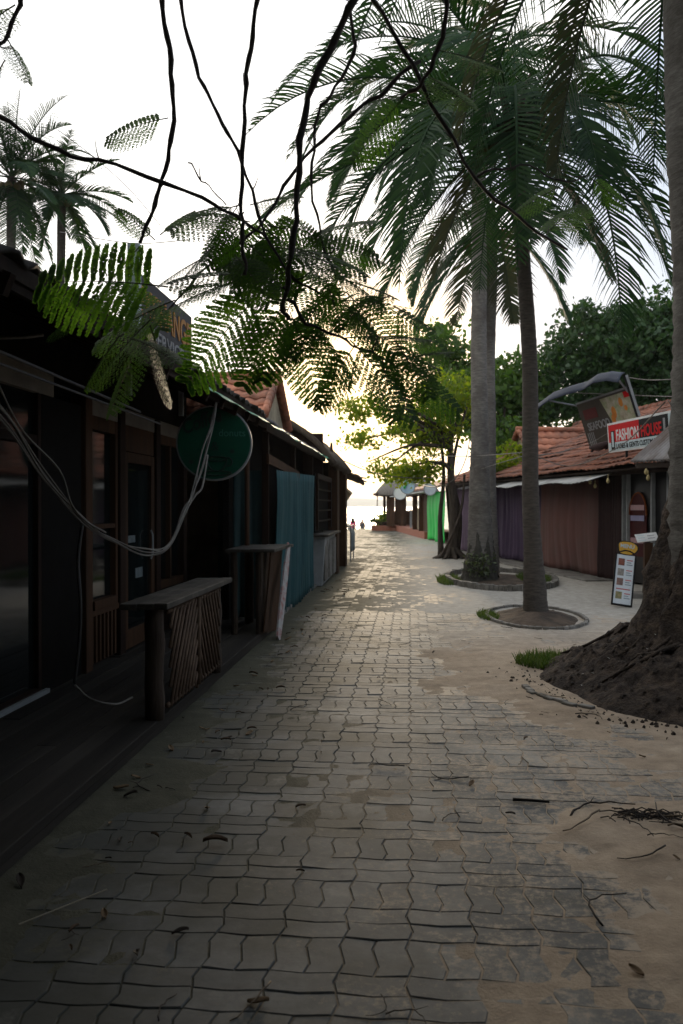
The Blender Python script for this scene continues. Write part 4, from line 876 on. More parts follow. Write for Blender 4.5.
broad_crown('plant', L_back, pt_, [((q.x, 52, .5), (.18, .18, .22))], 150, .08, .05, 15)
for (px_, py_, d_, r, m_, lab) in ((400, 493, 40, .31, pmat('milky_white', (.78, .80, .76), (.7, .7, .68), 4, .5, 0), 'round white disc sign nearest the thatched hut'), (407.5, 486.5, 37, .32, pmat('blue_white', (.42, .58, .68), (.30, .42, .55), 1.5, .5, 0), 'round pale blue disc sign with green swirl, middle of three'), (430, 489, 33, .24, pmat('white_disc', (.6, .68, .72), (.45, .5, .55), 4, .5, 0), 'small round pale disc sign in the leaves, rightmost of three')):
    q = P(px_, py_, d_); t = thing('disc_sign', lab, 'sign', q, 'round disc signs over the path')
    mb = MB(); mb.disc(q, (0.05, 1, 0), r, .08, 28); fce = mb.build('face', m_, t, bevel=.01)
    mb = MB(); mb.tube([q + Vector((r*math.cos(a/14*math.pi), -.005, r*math.sin(a/14*math.pi))) for a in range(29)], .02, 5, cap=False); mb.build('rim', M_greyp, t)
    MB().tube([q + Vector((0, .04, r)), q + Vector((0, .04, 1.0))], .012, 5).build('hanger', M_wired, t)
    if d_ == 37:
        mb = MB(); mb.tube([q + Vector((-.1 + .05*math.sin(k), -.02, .2 - .06*k)) for k in range(6)], [.05, .07, .05, .03, .06, .02], 6); mb.build('swirl', M_gtarp, fce)
# ---- people on the beach
def skin(name, pts, edges, rads, mat, parent, sub=1):
    org = ORG[parent.name]; me = bpy.data.meshes.new(name); me.from_pydata([tuple(Vector(p)) for p in pts], edges, []); o = bpy.data.objects.new(name, me); COL.objects.link(o)
    o.modifiers.new('s', 'SKIN'); s = o.modifiers.new('b', 'SUBSURF'); s.levels = sub; s.render_levels = sub
    for i, r in enumerate(rads): me.skin_vertices[0].data[i].radius = (r, r)
    me.skin_vertices[0].data[0].use_root = True
    dg = bpy.context.evaluated_depsgraph_get(); m2 = bpy.data.meshes.new_from_object(o.evaluated_get(dg)); bpy.data.objects.remove(o)
    return link(name, m2, mat, parent, True, org=org)
def person(label, base, shirt, legs, hair, rz=0.):
    t = thing('person', label, 'person', base, 'people standing on the beach')
    J = {'pel': (0, 0, .92), 'sp': (0, 0, 1.15), 'ch': (0, 0, 1.32), 'nk': (0, .0, 1.47), 'hd': (0, .01, 1.58), 'tp': (0, .01, 1.68)}
    ks_ = list(J); pts = [J[k] for k in ks_]; ed = [(i, i + 1) for i in range(5)]; rad = [.14, .12, .14, .06, .11, .09]
    for s in (-1, 1):
        k = len(pts); pts += [(s*.10, 0, .86), (s*.11, .02, .48), (s*.11, -.01, .08), (s*.12, .10, .04)]; ed += [(0, k), (k, k + 1), (k + 1, k + 2), (k + 2, k + 3)]; rad += [.09, .06, .04, .035]
        k = len(pts); pts += [(s*.15, 0, 1.38), (s*.20, .0, 1.12), (s*.19, .08, .90), (s*.19, .11, .82)]; ed += [(2, k), (k, k + 1), (k + 1, k + 2), (k + 2, k + 3)]; rad += [.055, .042, .032, .03]
    skin('body', pts, ed, rad, pmat('skin', (.35, .20, .13), (.30, .17, .11), 3, .6, 0), t)
    skin('shirt', [(0, 0, .90), (0, 0, 1.12), (0, 0, 1.38), (.12, 0, 1.36), (-.12, 0, 1.36), (.19, .02, 1.08), (-.19, .02, 1.08)], [(0, 1), (1, 2), (2, 3), (2, 4), (3, 5), (4, 6)], [.18, .16, .15, .08, .08, .06, .06], shirt, t)
    skin('trousers', [(0, 0, .9), (.10, 0, .82), (.11, .02, .48), (.11, 0, .15), (-.10, 0, .82), (-.11, .02, .48), (-.11, 0, .15)], [(0, 1), (1, 2), (2, 3), (0, 4), (4, 5), (5, 6)], [.155, .11, .08, .06, .11, .08, .06], legs, t)
    skin('hair', [(0, -.02, 1.66), (0, -.05, 1.56), (0, -.08, 1.38), (0, -.10, 1.25)] if hair else [(0, -.01, 1.66), (0, -.03, 1.6)], [(0, 1), (1, 2), (2, 3)] if hair else [(0, 1)], [.125, .13, .11, .08] if hair else [.10, .10], M_blackp, t)
    t.rotation_euler.z = rz; return t
q = P(353, 518.5, 61); person('person with long black hair in a pink top looking out to sea', (q.x, 61, q.z - 1.62), pmat('pink_cloth', (.75, .08, .22)), pmat('dark_trousers', (.03, .03, .05)), True)
q = P(362.3, 519.5, 61.5); person('person in a dark grey top standing right of the pink top', (q.x, 61.5, q.z - 1.62), pmat('grey_cloth', (.06, .07, .09)), pmat('dark_trousers', (.03, .03, .05)), False, .2)

# ================================================================== planters, mounds, palms
def mound(name, label, c, rx, ry, h, mat, cat='mound', power=1.0, rough=.02, n=48, m=14, zb=-.02):
    def f(u, v):
        a = 2*math.pi*u; x = c[0] + rx*math.cos(a)*v; y = c[1] + ry*math.sin(a)*v
        w = 1 + .10*ns(math.cos(a)*2, math.sin(a)*2, 1, c[0]); x = c[0] + (x - c[0])*w; y = c[1] + (y - c[1])*w
        z = zb + h*(1 - v**1.4)**power + rough*(ns(x, y, 5, 1) + .6*ns(x, y, 13, 2))*(1 - v**4)
        return (x, y, z)
    mb = MB(); mb.grid(f, n, m); o = mb.build(name, mat, smooth=True); return tag(o, label, cat, base=(c[0], c[1], 0))
def kerb_ring(label, c, rx, ry, w=.09, h=.05, a0=0, a1=360, broken=.0, seg=None):
    t = MB(); circ = 2*math.pi*(rx + ry)/2*(a1 - a0)/360; n = max(6, int(circ/.12))
    for k in range(n):
        if random.random() < broken: continue
        b0, b1 = R(lerp(a0, a1, (k + .03)/n)), R(lerp(a0, a1, (k + .97)/n)); z = h*(1 + .12*random.uniform(-1, 1)); rr = 1 + .012*random.uniform(-1, 1)
        q = [(c[0] + (rx - w*s)*math.cos(b)*rr, c[1] + (ry - w*s)*math.sin(b)*rr, -.02) for b, s in ((b0, 0), (b1, 0), (b1, 1), (b0, 1))]
        t.prism(q, (0, 0, z + .02))
    return tag(t.build('kerb_ring', M_conc, bevel=.008), label, 'kerb', base=(c[0], c[1], 0))
p2 = G(529, 612); mound('soil_mound', 'low brown soil mound around the foot of the slim dark palm', (p2.x, 11.6), .60, 1.1, .14, M_soil)
kerb_ring('thin oval concrete kerb around the slim dark palm', (p2.x, 11.6), .66, 1.2, .05, .04)
p3 = P(500, 506, 17.3); mound('soil_mound', 'low soil bed around the paired pale palm trunks', (p3.x, 17.3), 1.0, 2.1, .12, M_soil)
kerb_ring('wide round concrete kerb around the paired pale palms', (p3.x, 17.3), 1.10, 2.25, .09, .11)
# near right root mound
RX, RY = 2.95, 7.15
def rm(u, v):
    a = 2*math.pi*u; rx, ry = 2.0, 1.40
    w = 1 + .10*math.sin(3*a + 1) + .08*ns(math.cos(a)*3, math.sin(a)*3, 1, 4)
    x = RX + rx*math.cos(a)*v*w; y = RY + ry*math.sin(a)*v*w
    z = -.02 + .80*max(0, 1 - v)**1.0 + .14*(1 - v**3) + (.06*ns(x, y, 4, 1) + .05*ns(x, y, 9, 2) + .03*ns(x, y, 24, 2))*min(1, (1 - v)*5)
    z += .05*abs(math.sin(a*9 + 2*ns(x, y, 2, 3)))*v*(1 - v)*2
    return (x, y, z)
mb = MB(); mb.grid(rm, 260, 90); tag(mb.build('root_mound', M_root, smooth=True), 'large dark mound of palm roots and soil at the foot of the near right palm', 'mound', base=(RX, RY, 0))
kerb_ring('broken arc of pale kerb stones at the left foot of the big root mound', (RX, RY), 2.04, 1.45, .055, .035, 182, 216)
# clods and litter on the mound
mbk = MB()
for _ in range(1500):
    u, v = random.random(), random.uniform(.25, 1.0)**.8 if random.random() < .55 else 1 + abs(random.gauss(0, .07)); q = rm(u, min(v, 1)); s_ = random.uniform(.005, .026)*(1 if v < 1 else .55)
    if v > 1: q = (RX + (q[0] - RX)*v, RY + (q[1] - RY)*v, .012)
    mbk.tube([(q[0], q[1], q[2] - s_), (q[0] + s_*.3, q[1], q[2] + s_*.2), (q[0] + s_*.2, q[1] + s_*.4, q[2] + s_*.9)], [s_*1.3, s_, s_*.3], 5)
tag(mbk.build('soil_clods', M_root), 'crumbly dark clods of soil and root scraps on the big mound', 'soil', kind='stuff', base=(RX, RY, 0))
# roots radiating
mb = MB()
for k in range(30):
    a = R(95 + k*9 + random.uniform(-4, 4)); l0, l1 = .30, random.uniform(.8, 1.35); pts_ = []
    for j in range(7):
        t = j/6; v = lerp(l0, l1, t)/1.5; q = rm((a/(2*math.pi) + .03*math.sin(t*4 + k)) % 1, min(.97, v)); pts_.append((q[0], q[1], q[2] + .01))
    mb.tube(pts_, [lerp(.035, .008, j/6) for j in range(7)], 6)
rt_mesh = mb
def clutter(mb, n, fn, size):
    for _ in range(n):
        c = Vector(fn()); d = Vector(rand_dirs(1)[0])*size*random.uniform(.4, 1); mb.tube([c, c + d*.5 + Vector((0, 0, .3*d.length)), c + d], size*.035, 3)
def on_mound():
    u, v = random.random(), random.uniform(.25, 1); q = rm(u, v); return (q[0], q[1], q[2] + .012)
for (n, lab, mt, s_) in ((26, 'small pale leaf scrap lying on the root mound', pmat('pale_scrap', (.5, .5, .46)), .03),):
    base_leaf = MB(); base_leaf.add([(-s_, 0, 0), (0, -s_*.4, .006), (s_, 0, .002), (0, s_*.4, .008)], [(0, 1, 2, 3)]); bo = base_leaf.build('leaf_scrap', mt, thick=.002)
    for k in range(n):
        o = bo if k == 0 else bo.copy()
        if k: COL.objects.link(o)
        u, v = random.uniform(.42, .80), random.uniform(.3, .95); q = rm(u, v); o.location = (q[0], q[1], q[2] + .015); o.rotation_euler = (random.uniform(-.5, .5), random.uniform(-.5, .5), random.uniform(0, 6)); o.scale = [random.uniform(.4, 1.1)]*3
        o['label'] = lab; o['category'] = 'leaf'; o['group'] = 'pale scraps on the root mound'
# palms
tb = P(706, 506, 7.15)
np_f = [(R(150), R(-5), 3.4, 1.5, dict(mat=L_palmdry, side_droop=.5)), (R(120), R(-15), 3.2, 1.7, dict(mat=L_palmdry, side_droop=.5)), (R(170), R(20), 3.8, 1.5, {}), (R(140), R(40), 4, 1.4, {}),
        (R(100), R(25), 4, 1.3, {}), (R(80), R(10), 3.8, 1.5, {}), (R(200), R(10), 3.8, 1.3, {}), (R(230), R(30), 4, 1.3, {}), (R(270), R(20), 4, 1.3, {}), (R(310), R(20), 4, 1.3, {}), (R(350), R(20), 4, 1.4, {}), (R(30), R(20), 4, 1.4, {}), (R(130), R(10), 3.8, 1.7, {})]
cr1 = (tb.x - .15, 7.2, 7.2)
npm = palm('large grey palm trunk at the right edge rising from the root mound', (tb.x, 7.15, .5), [(tb.x + .10, 7.15, .15), (tb.x + .04, 7.15, 1.5), (tb.x - .03, 7.15, 3.5), (tb.x - .12, 7.15, 5.5), cr1], [.50, .36, .30, .265, .245, .235, .225, .22, .21, .20], cr1, np_f, pmat('near_palm_bark', (.17, .16, .14), (.075, .068, .058), 9, .9, .7, (1, 1, 4), bdist=.02, dirt=(.055, .047, .038), dscale=1.6))
rt_mesh.build('roots', M_root, npm, smooth=True)
def collar(parent, x, y, z0, z1, r0, r1, mat=None):
    def f(u, v):
        a = 2*math.pi*u; zt = lerp(z0, z1*(.72 + .28*ns(math.cos(a)*2, math.sin(a)*2, 1.3, x)), v); rr = lerp(r0, r1, min(1, v*1.15)**.55)*(1 + .05*math.sin(7*a + 3*v) + .10*ns(a*3, zt*4, 1, 3) + .07*ns(a*9, zt*12, 1, 6))
        if v == 1: rr *= .9
        return (x + rr*math.cos(a), y + rr*math.sin(a), zt)
    mb = MB(); mb.grid(f, 72, 40); mb.build('root_collar', mat or M_root, parent, smooth=True)
collar(npm, tb.x + .05, 7.15, .1, 2.5, .86, .29)
c2_ = P(512, 128, 11.6)
f2 = []
for az, el, ln, dr in ((178, 28, 3.6, 1.3), (190, 5, 3.5, 1.2), (160, 48, 3.3, 1.7), (205, -12, 3.2, 1.1), (350, 30, 3.4, 1.5), (5, 8, 3.2, 1.4), (330, -8, 3.1, 1.3), (20, 50, 3.2, 1.8), (240, 15, 3.3, 1.6), (270, -25, 2.9, .9), (290, 20, 3.3, 1.9), (310, 45, 3.2, 1.9), (250, 55, 3.0, 2.0), (95, 20, 3.4, 1.5), (60, 35, 3.4, 1.5), (125, 30, 3.4, 1.5), (225, -40, 2.8, .7), (320, -45, 2.8, .6), (170, -30, 3.0, .8), (80, 75, 2.6, .8), (200, 70, 2.7, 1.0), (182, 40, 4.0, 1.1), (186, -2, 4.1, .55), (300, 5, 4.3, 2.6), (230, 30, 4.2, 2.8), (350, -15, 3.6, 1.3), (0, 40, 4.0, 1.9), (195, 20, 4.0, 2.2), (265, 35, 4.0, 3.2)):
    f2.append((R(az), R(el), ln, dr, dict(wid=.80, **({'mat': L_palmdry} if (az, el) in ((225, -40), (320, -45)) else {}))))
palm('slim dark coconut palm on its own soil mound in the middle of the right side', (p2.x, 11.6, 0), [(p2.x, 11.6, .05), P(531, 500, 11.6), P(529, 350, 11.6), P(521, 230, 11.6), c2_], [.17, .118, .108, .104, .10, .095, .10, .12], c2_, f2, M_trunkd, skirt=14)
c3_ = P(478, 62, 17.2); f3 = []
for az, el, ln, dr in ((180, 20, 4.6, 1.4), (195, 45, 4.5, 1.8), (170, -5, 4.4, 1.2), (215, 5, 4.2, 1.5), (250, 20, 4.2, 1.7), (285, 0, 4, 1.5), (320, 20, 4.2, 1.6), (350, 15, 4.2, 1.5), (20, 30, 4.3, 1.5), (60, 30, 4, 1.5), (120, 30, 4, 1.5), (150, 50, 4.2, 1.8), (200, -35, 3.8, .8), (240, -30, 3.8, .8), (300, -40, 3.6, .7), (170, -45, 3.6, .6), (90, 70, 3.4, 1), (210, 65, 3.6, 1.2), (185, 5, 4.6, .9), (178, -18, 4.3, .8), (355, 35, 4.4, 1.2), (190, 30, 4.8, 1.2)):
    f3.append((R(az), R(el), ln, dr, dict(wid=.85, leaf_w=.017)))
b3 = P(479, 506, 16.9)
palm('tall pale ringed coconut palm, front one of the pair in the wide kerb ring', (b3.x, 16.9, 0), [(b3.x + .03, 16.9, .05), P(480, 500, 16.9), P(479, 350, 17), P(479, 200, 17.1), c3_], [.28, .21, .165, .155, .145, .14, .135, .14], c3_, f3, M_trunk, skirt=10, coconuts=5); collar(COL.objects['coconut_palm.002'], b3.x + .02, 16.9, 0, 1.9, .42, .20, pmat('mossy_roots', (.08, .075, .062), (.03, .028, .022), 9, .95, 1, bdist=.03))
b4 = P(489, 506, 18.6); c4_ = P(493, 215, 18.9); f4 = []
for az, el, ln, dr in ((215, 0, 3.4, 1.6), (300, 10, 3.4, 1.7), (20, 30, 3.6, 1.5), (130, 30, 3.6, 1.6), (200, -35, 3.4, .9), (235, -45, 3.2, .7), (280, -50, 3.2, .5), (165, -40, 3.2, .7), (330, -40, 3.2, .7)):
    f4.append((R(az), R(el), ln, dr, dict(**({'mat': L_palmdry} if el < -42 else {}), wid=.8, leaf_w=.017)))
palm('pale coconut palm standing just behind the front one of the pair', (b4.x, 18.6, 0), [(b4.x, 18.6, .05), P(489, 500, 18.6), P(489, 350, 18.7), c4_], [.22, .15, .14, .135, .13], c4_, f4, M_trunk, skirt=10)
for (px_, py_, d_, lab, nf) in ((12, 178, 20, 'far left coconut palm with upright blue green fronds above the roof, leftmost one', 30), (62, 195, 22, 'far left coconut palm with a round nut cluster, right one of the two', 28)):
    c = P(px_, py_, d_); ff = [(R(i*360/nf + 20*random.random()), R(random.choice((-50, -10, 25, 50, 65, 80))), random.uniform(1.5, 2.5), random.uniform(.3, 1.2), dict(wid=.5, nl=70, leaf_w=.014)) for i in range(nf)]
    palm(lab, (c.x - .2, d_, 0), [(c.x - .2, d_, 0), (c.x - .1, d_, c.z*.5), c], [.2, .13, .11, .11], c, ff, M_trunkd, coconuts=6, group='palms beyond the left roofs')
# shrub on the base of the pair, grass tufts
sb = G(477, 592); broad = thing('trunk_sprouts', 'small leafy sprouts around the foot of the paired palms', 'plant', (b3.x, 16.3, .1))
broad_crown('leaves', pmat and leafmat('dull_leaf', (.05, .065, .035), (.09, .11, .05), .2), broad, [((b3.x + .02, 16.55, .40), (.24, .15, .26))], 300, .035, .08, 10, .7)
def grass_patch(label, c, rx, ry, n, h, base_fn=None):
    P0 = []
    for _ in range(n):
        a = random.uniform(0, 6.283); r = math.sqrt(random.random()); x, y = c[0] + rx*r*math.cos(a), c[1] + ry*r*math.sin(a)
        z = base_fn(x, y) if base_fn else c[2]; P0.append((x, y, z, h*random.uniform(.4, 1)))
    P0 = np.array(P0); C = P0[:, :3]; d = rng.normal(size=(n, 3))*.45; d[:, 2] = 1; d /= np.linalg.norm(d, axis=1, keepdims=True); t = C + d*P0[:, 3:4]
    w = np.cross(d, rand_dirs(n)); w /= np.linalg.norm(w, axis=1, keepdims=True); w *= .004 + .002*c[1]/10
    V = np.stack([C - w, C + w, t + w*.2, t - w*.2], 1).reshape(-1, 3); o = npmesh('grass', V, np.arange(len(V)).reshape(-1, 4), L_grass)
    return tag(o, label, 'grass', kind='stuff', base=(c[0], c[1], 0))
grass_patch('bright green grass tuft at the left foot of the root mound', (G(557, 664).x, 8.1, .0), .40, .34, 1700, .12, lambda x, y: .02)
grass_patch('thin grass on the soil bed right of the paired palms', (p3.x + .62, 17.0, .04), .3, .8, 1500, .16)
grass_patch('thin grass at the left edge of the wide kerb ring', (p3.x - 1.05, 17.0, .0), .22, .9, 900, .14)
grass_patch('thin grass left of the small soil mound', (p2.x - .62, 11.7, 0), .14, .5, 500, .08)
# ---- broadleaf trees
tb4 = P(452, 506, 24.5)
t4 = thing('almond_tree', 'multi-stemmed yellow green tree backlit by the low sun beyond the paired palms', 'tree', (tb4.x, 24.5, 0))
mb = MB()
for k, (dx, dy, rr) in enumerate(((0, 0, .13), (-.30, .2, .07), (.14, .3, .07))):
    pts_ = smooth_pts([(tb4.x + dx, 24.5 + dy, 0), (tb4.x + dx*1.3 + .06, 24.5 + dy, 1.2), (tb4.x + dx*.6 - .05, 24.5 + dy, 2.6), (tb4.x + dx*2 + .1*k, 24.5 + dy, 4.6)], 5); mb.tube(pts_, [lerp(rr*1.6, rr*.5, (i/(len(pts_) - 1))**.5) for i in range(len(pts_))], 9)
mb.tube(smooth_pts([(tb4.x - .35, 24.4, 0), (tb4.x - .05, 24.2, .6), (tb4.x + .25, 24.3, 1.4), (tb4.x + .35, 24.4, 2.4)], 5), .035, 6)
for k in range(9):
    a = k*.7; mb.tube([(tb4.x, 24.5, .35), (tb4.x + .35*math.cos(a), 24.5 + .35*math.sin(a), .06), (tb4.x + .6*math.cos(a), 24.5 + .6*math.sin(a), -.02)], [.10, .06, .03], 6)
ends = [P(352, 412, 22), P(360, 440, 23), P(372, 405, 22), P(385, 470, 23), P(400, 430, 23), P(420, 410, 24), P(440, 400, 24), P(400, 475, 24), P(465, 420, 25), P(430, 470, 24), P(345, 405, 22), P(368, 462, 22.5)]
for e in ends:
    s_ = Vector((tb4.x, 24.5, random.uniform(2.2, 4))); mid = s_.lerp(e, .5) + Vector((0, 0, .25)); p_ = smooth_pts([s_, mid, e], 5); mb.tube(p_, [lerp(.07, .012, i/(len(p_) - 1)) for i in range(len(p_))], 5)
mb.build('trunk', M_bark, t4, smooth=True)
el4 = [(tuple(e), (.50, .5, .32)) for e in ends[:8]] + [(tuple(P(430, 432, 24.5)), (1.0, .9, .75)), (tuple(P(420, 470, 24.5)), (.75, .8, .38)), (tuple(P(450, 395, 25)), (1.0, 1, .7))]
broad_crown('crown', L_glow, t4, el4, 8500, .066, .15, 14, .2)
tree('dark_tree', 'large dense dark green tree behind the right roof and its signs', (10, 33, 0), 6, [(tuple(P(650, 350, 32)), (2.6, 2.2, 1.7)), (tuple(P(600, 345, 33)), (2.0, 2, 1.6)), (tuple(P(570, 385, 33)), (2.2, 2, 1.5)), (tuple(P(690, 340, 32)), (2.5, 2.2, 2.2)), (tuple(P(640, 400, 33)), (2.8, 2, 1.4)), (tuple(P(530, 400, 34)), (1.4, 1.5, 1.2))], 34000, .115, L_back, .3, clump_r=.30, per=36, shell=.5)
tree('leafy_tree', 'mid green leafy tree filling the gap between the palm trunks', (3.2, 31, 0), 4, [(tuple(P(505, 445, 30)), (1.2, 1.2, .9)), (tuple(P(470, 400, 31)), (1.4, 1.2, 1.4)), (tuple(P(515, 390, 32)), (1.3, 1.2, 1.3)), (tuple(P(445, 350, 32)), (1.0, 1.2, 1.1))], 6500, .13, leafmat('mid_leaf', (.035, .075, .016), (.07, .12, .025), .4), .16, clump_r=.26, per=30, shell=.3)
sbv = thing('vine_shrub', 'light green climbing sprigs on the roof beside the cream dormer', 'plant', FS(spx(505), 0, 2.2))
broad_crown('leaves', L_glow, sbv, [(tuple(P(500, 468, 24)), (.7, .4, .25)), (tuple(P(512, 452, 24.4)), (.35, .3, .3))], 900, .07, .12, 18, .3)
# ================================================================== flame tree whose limbs hang into the view
ft = thing('flame_tree', 'feathery leaved tree whose bare dark limbs hang across the top left of the view', 'tree', (-3.3, -2.5, 0))
mb = MB(); mb.tube(smooth_pts([(2.9, -2.5, 0), (2.8, -2.4, 2), (2.3, -1.6, 4.5), (1.2, .2, 6.2)], 6), [lerp(.34, .16, i/18) for i in range(19)], 12)
mb.tube(smooth_pts([(2.4, -1.8, 4.2), (0.6, .4, 5.6), (-.6, 3.0, 6.1), (-.3, 4.6, 5.9)], 6), [lerp(.16, .07, i/18) for i in range(19)], 9)
mb.tube(smooth_pts([(2.4, -1.8, 4.2), (-1.2, -1.4, 5.6), (-3.6, 1.2, 6.2)], 6), [lerp(.16, .06, i/12) for i in range(13)], 9)
mb.build('trunk', M_bark, ft, smooth=True)
ft.location = (2.9, -2.5, 0); 
for ch in [c for c in COL.objects if c.parent == ft]:
    ch.data.transform(Matrix.Translation(Vector((-3.3, -2.5, 0)) - Vector((2.9, -2.5, 0))))
ORG[ft.name] = Vector((2.9, -2.5, 0))
BR = [  # pixels, depth start/end, radius px start/end
 ([(160, -60), (161, 0), (171, 60), (173, 120), (165, 170), (151, 213), (139, 243)], 3.6, 3.9, 3.0, 1.8),
 ([(178, -60), (180, 0), (196, 65), (217, 113), (242, 163), (264, 228), (290, 272), (330, 300)], 3.9, 3.7, 2.2, 1.2),
 ([(262, -60), (257, 0), (247, 60), (244, 120), (241, 200), (244, 245), (247, 275)], 3.4, 3.5, 2.6, 1.8),
 ([(-40, 95), (0, 118), (60, 150), (130, 170), (215, 205), (245, 222), (270, 240)], 3.2, 3.9, 2.8, 1.3),
 ([(360, -60), (350, 8), (322, 60), (305, 110), (297, 190), (292, 260), (285, 305), (290, 320)], 3.4, 3.7, 4.2, 2.2),
 ([(350, -50), (375, 0), (422, 83), (475, 177), (528, 224), (565, 250)], 3.6, 4.6, 2.6, 1.2),
 ([(455, -50), (448, 0), (439, 47), (420, 85), (400, 98)], 3.6, 4.0, 3.0, 1.6),
 ([(352, -50), (351, 10), (352, 55), (330, 95), (315, 125), (313, 190), (325, 245), (337, 278)], 3.9, 4.0, 2.0, 1.0),
 ([(420, 60), (372, 100), (338, 125), (296, 168), (269, 213), (236, 248), (199, 274), (140, 345)], 4.0, 3.8, 2.2, 1.0),
 ([(288, 300), (310, 325), (345, 340), (385, 360)], 3.7, 3.9, 2.0, .8),
 ([(288, 290), (262, 292), (235, 285)], 3.7, 3.8, 1.6, .6),
 ([(188, 162), (205, 183), (226, 205)], 4.2, 4.2, .8, .6),
 ([(25, -40), (20, 5), (8, 35), (-8, 55)], 3.2, 3.2, 3.0, 1.5),
 ([(475, 177), (520, 165), (560, 180), (600, 175)], 4.3, 4.6, 1.2, .5),
]
for pix, d0, d1, r0, r1 in BR:
    pts_ = smooth_pts([P(x, y, lerp(d0, d1, i/(len(pix) - 1))) for i, (x, y) in enumerate(pix)], 5); m_ = len(pts_)
    mb = MB(); pts_ = [p + Vector((ns(i*.5, p.x, 1, 2), ns(i*.5, p.z, 1, 5), ns(i*.4, 1, 1, 8)))*.022 for i, p in enumerate(pts_)]
    mb.tube(pts_, [lerp(r0, r1, i/(m_ - 1))*lerp(d0, d1, i/(m_ - 1))/850*(1 + .16*math.sin(i*1.7) + (.35 if i % 7 == 3 else 0)) for i in range(m_)], 7)
    for i in range(4, m_ - 2, 9):
        tw = Vector(rand_dirs(1)[0])*.07; tw.z = abs(tw.z); mb.tube([pts_[i], pts_[i] + tw*.5, pts_[i] + tw + Vector((0, .01, .02))], [.004, .003, .0015], 4)
    mb.build('branch', M_branch, ft, smooth=True)
# limbs joining the hanging branches to the trunk above the frame
mb = MB()
for pix, d0, d1, r0, r1 in BR[:8] + [BR[12]]:
    a = P(*pix[0], d0); b = Vector((-.3, 4.0, 5.9)) if a.x > -1.2 else Vector((-3.0, 1.0, 6.1)); b = a.lerp(b, .98)
    mb.tube(smooth_pts([a, a.lerp(b, .5) + Vector((0, 0, .25)), b], 5), [lerp(r0*d0/850, .05, i/10) for i in range(11)], 7)
mb.build('limb', M_branch, ft, smooth=True)
# bipinnate leaf template: rachis along +x, pinnae along +-y, leaflets
def leaf_template(npn=13, nlf=16, ln=1.0, pn=.36):
    C = []; A = []; B = []; rach = []
    for i in range(npn):
        t = .12 + .88*(i + .5)/npn; pl_ = pn*math.sin(math.pi*(.18 + .78*t))**.7
        for s in (-1, 1):
            d = np.array([.42, s*.9, 0]); d /= np.linalg.norm(d); b0 = np.array([t*ln, 0, 0])
            for j in range(nlf):
                u = (j + .7)/nlf; c = b0 + d*pl_*u; c[2] = -.05*u*u*pl_*3
                for q in (-1, 1):
                    e = np.array([d[0]*.35 - q*d[1]*1.0, d[1]*.35 + q*d[0]*1.0, 0]); e /= np.linalg.norm(e)
                    l = .030*math.sin(math.pi*(.10 + .84*u))**.45; C.append(c + e*l*.5); A.append(e*l*.52); B.append(d*.0150)
    return np.array(C), np.array(A), np.array(B)
TC, TA, TB = leaf_template()
def fern(mbr, p0, p1, nrm, droop=.12, wscale=1., roll=0.):
    p0, p1 = np.array(p0), np.array(p1); x = p1 - p0; L_ = np.linalg.norm(x); x /= L_
    n = np.array(nrm, float); n -= x*n.dot(x); n /= np.linalg.norm(n); yv = np.cross(n, x)
    Rm = np.stack([x, yv, n], 0)
    C = TC*L_; bend = -droop*L_*(C[:, 0:1]/L_)**2
    fold = -.20*np.abs(C[:, 1:2]); C = C.copy(); C[:, 1:2] *= wscale
    Cw = p0 + C @ Rm + np.array([0, 0, 1])*bend + (n*fold) + rng.normal(size=C.shape)*.0012
    k = 1.0
    pts_ = [Vector(p0 + x*L_*t - np.array([0, 0, 1])*droop*L_*t*t) for t in np.linspace(0, 1, 7)]
    mbr.tube(pts_, [lerp(.0035, .001, i/6) for i in range(7)], 4)
    for i in range(0, 13):
        t = .12 + .88*(i + .5)/13; pl_ = .30*math.sin(math.pi*(.18 + .78*t))**.7*L_
        for s in (-1, 1):
            d = np.array([.42, s*.9, 0]); d /= np.linalg.norm(d); a = p0 + x*t*L_ - np.array([0, 0, 1])*droop*L_*t*t; e = a + (d*np.array([1, wscale, 1]) @ Rm)*pl_ + n*(-.20*abs(d[1])*pl_)
            mbr.tube([Vector(a), Vector(e)], [.0012, .0006], 3, cap=False)
    return Cw, (TA @ Rm)*L_*k, (TB @ Rm)*L_*k
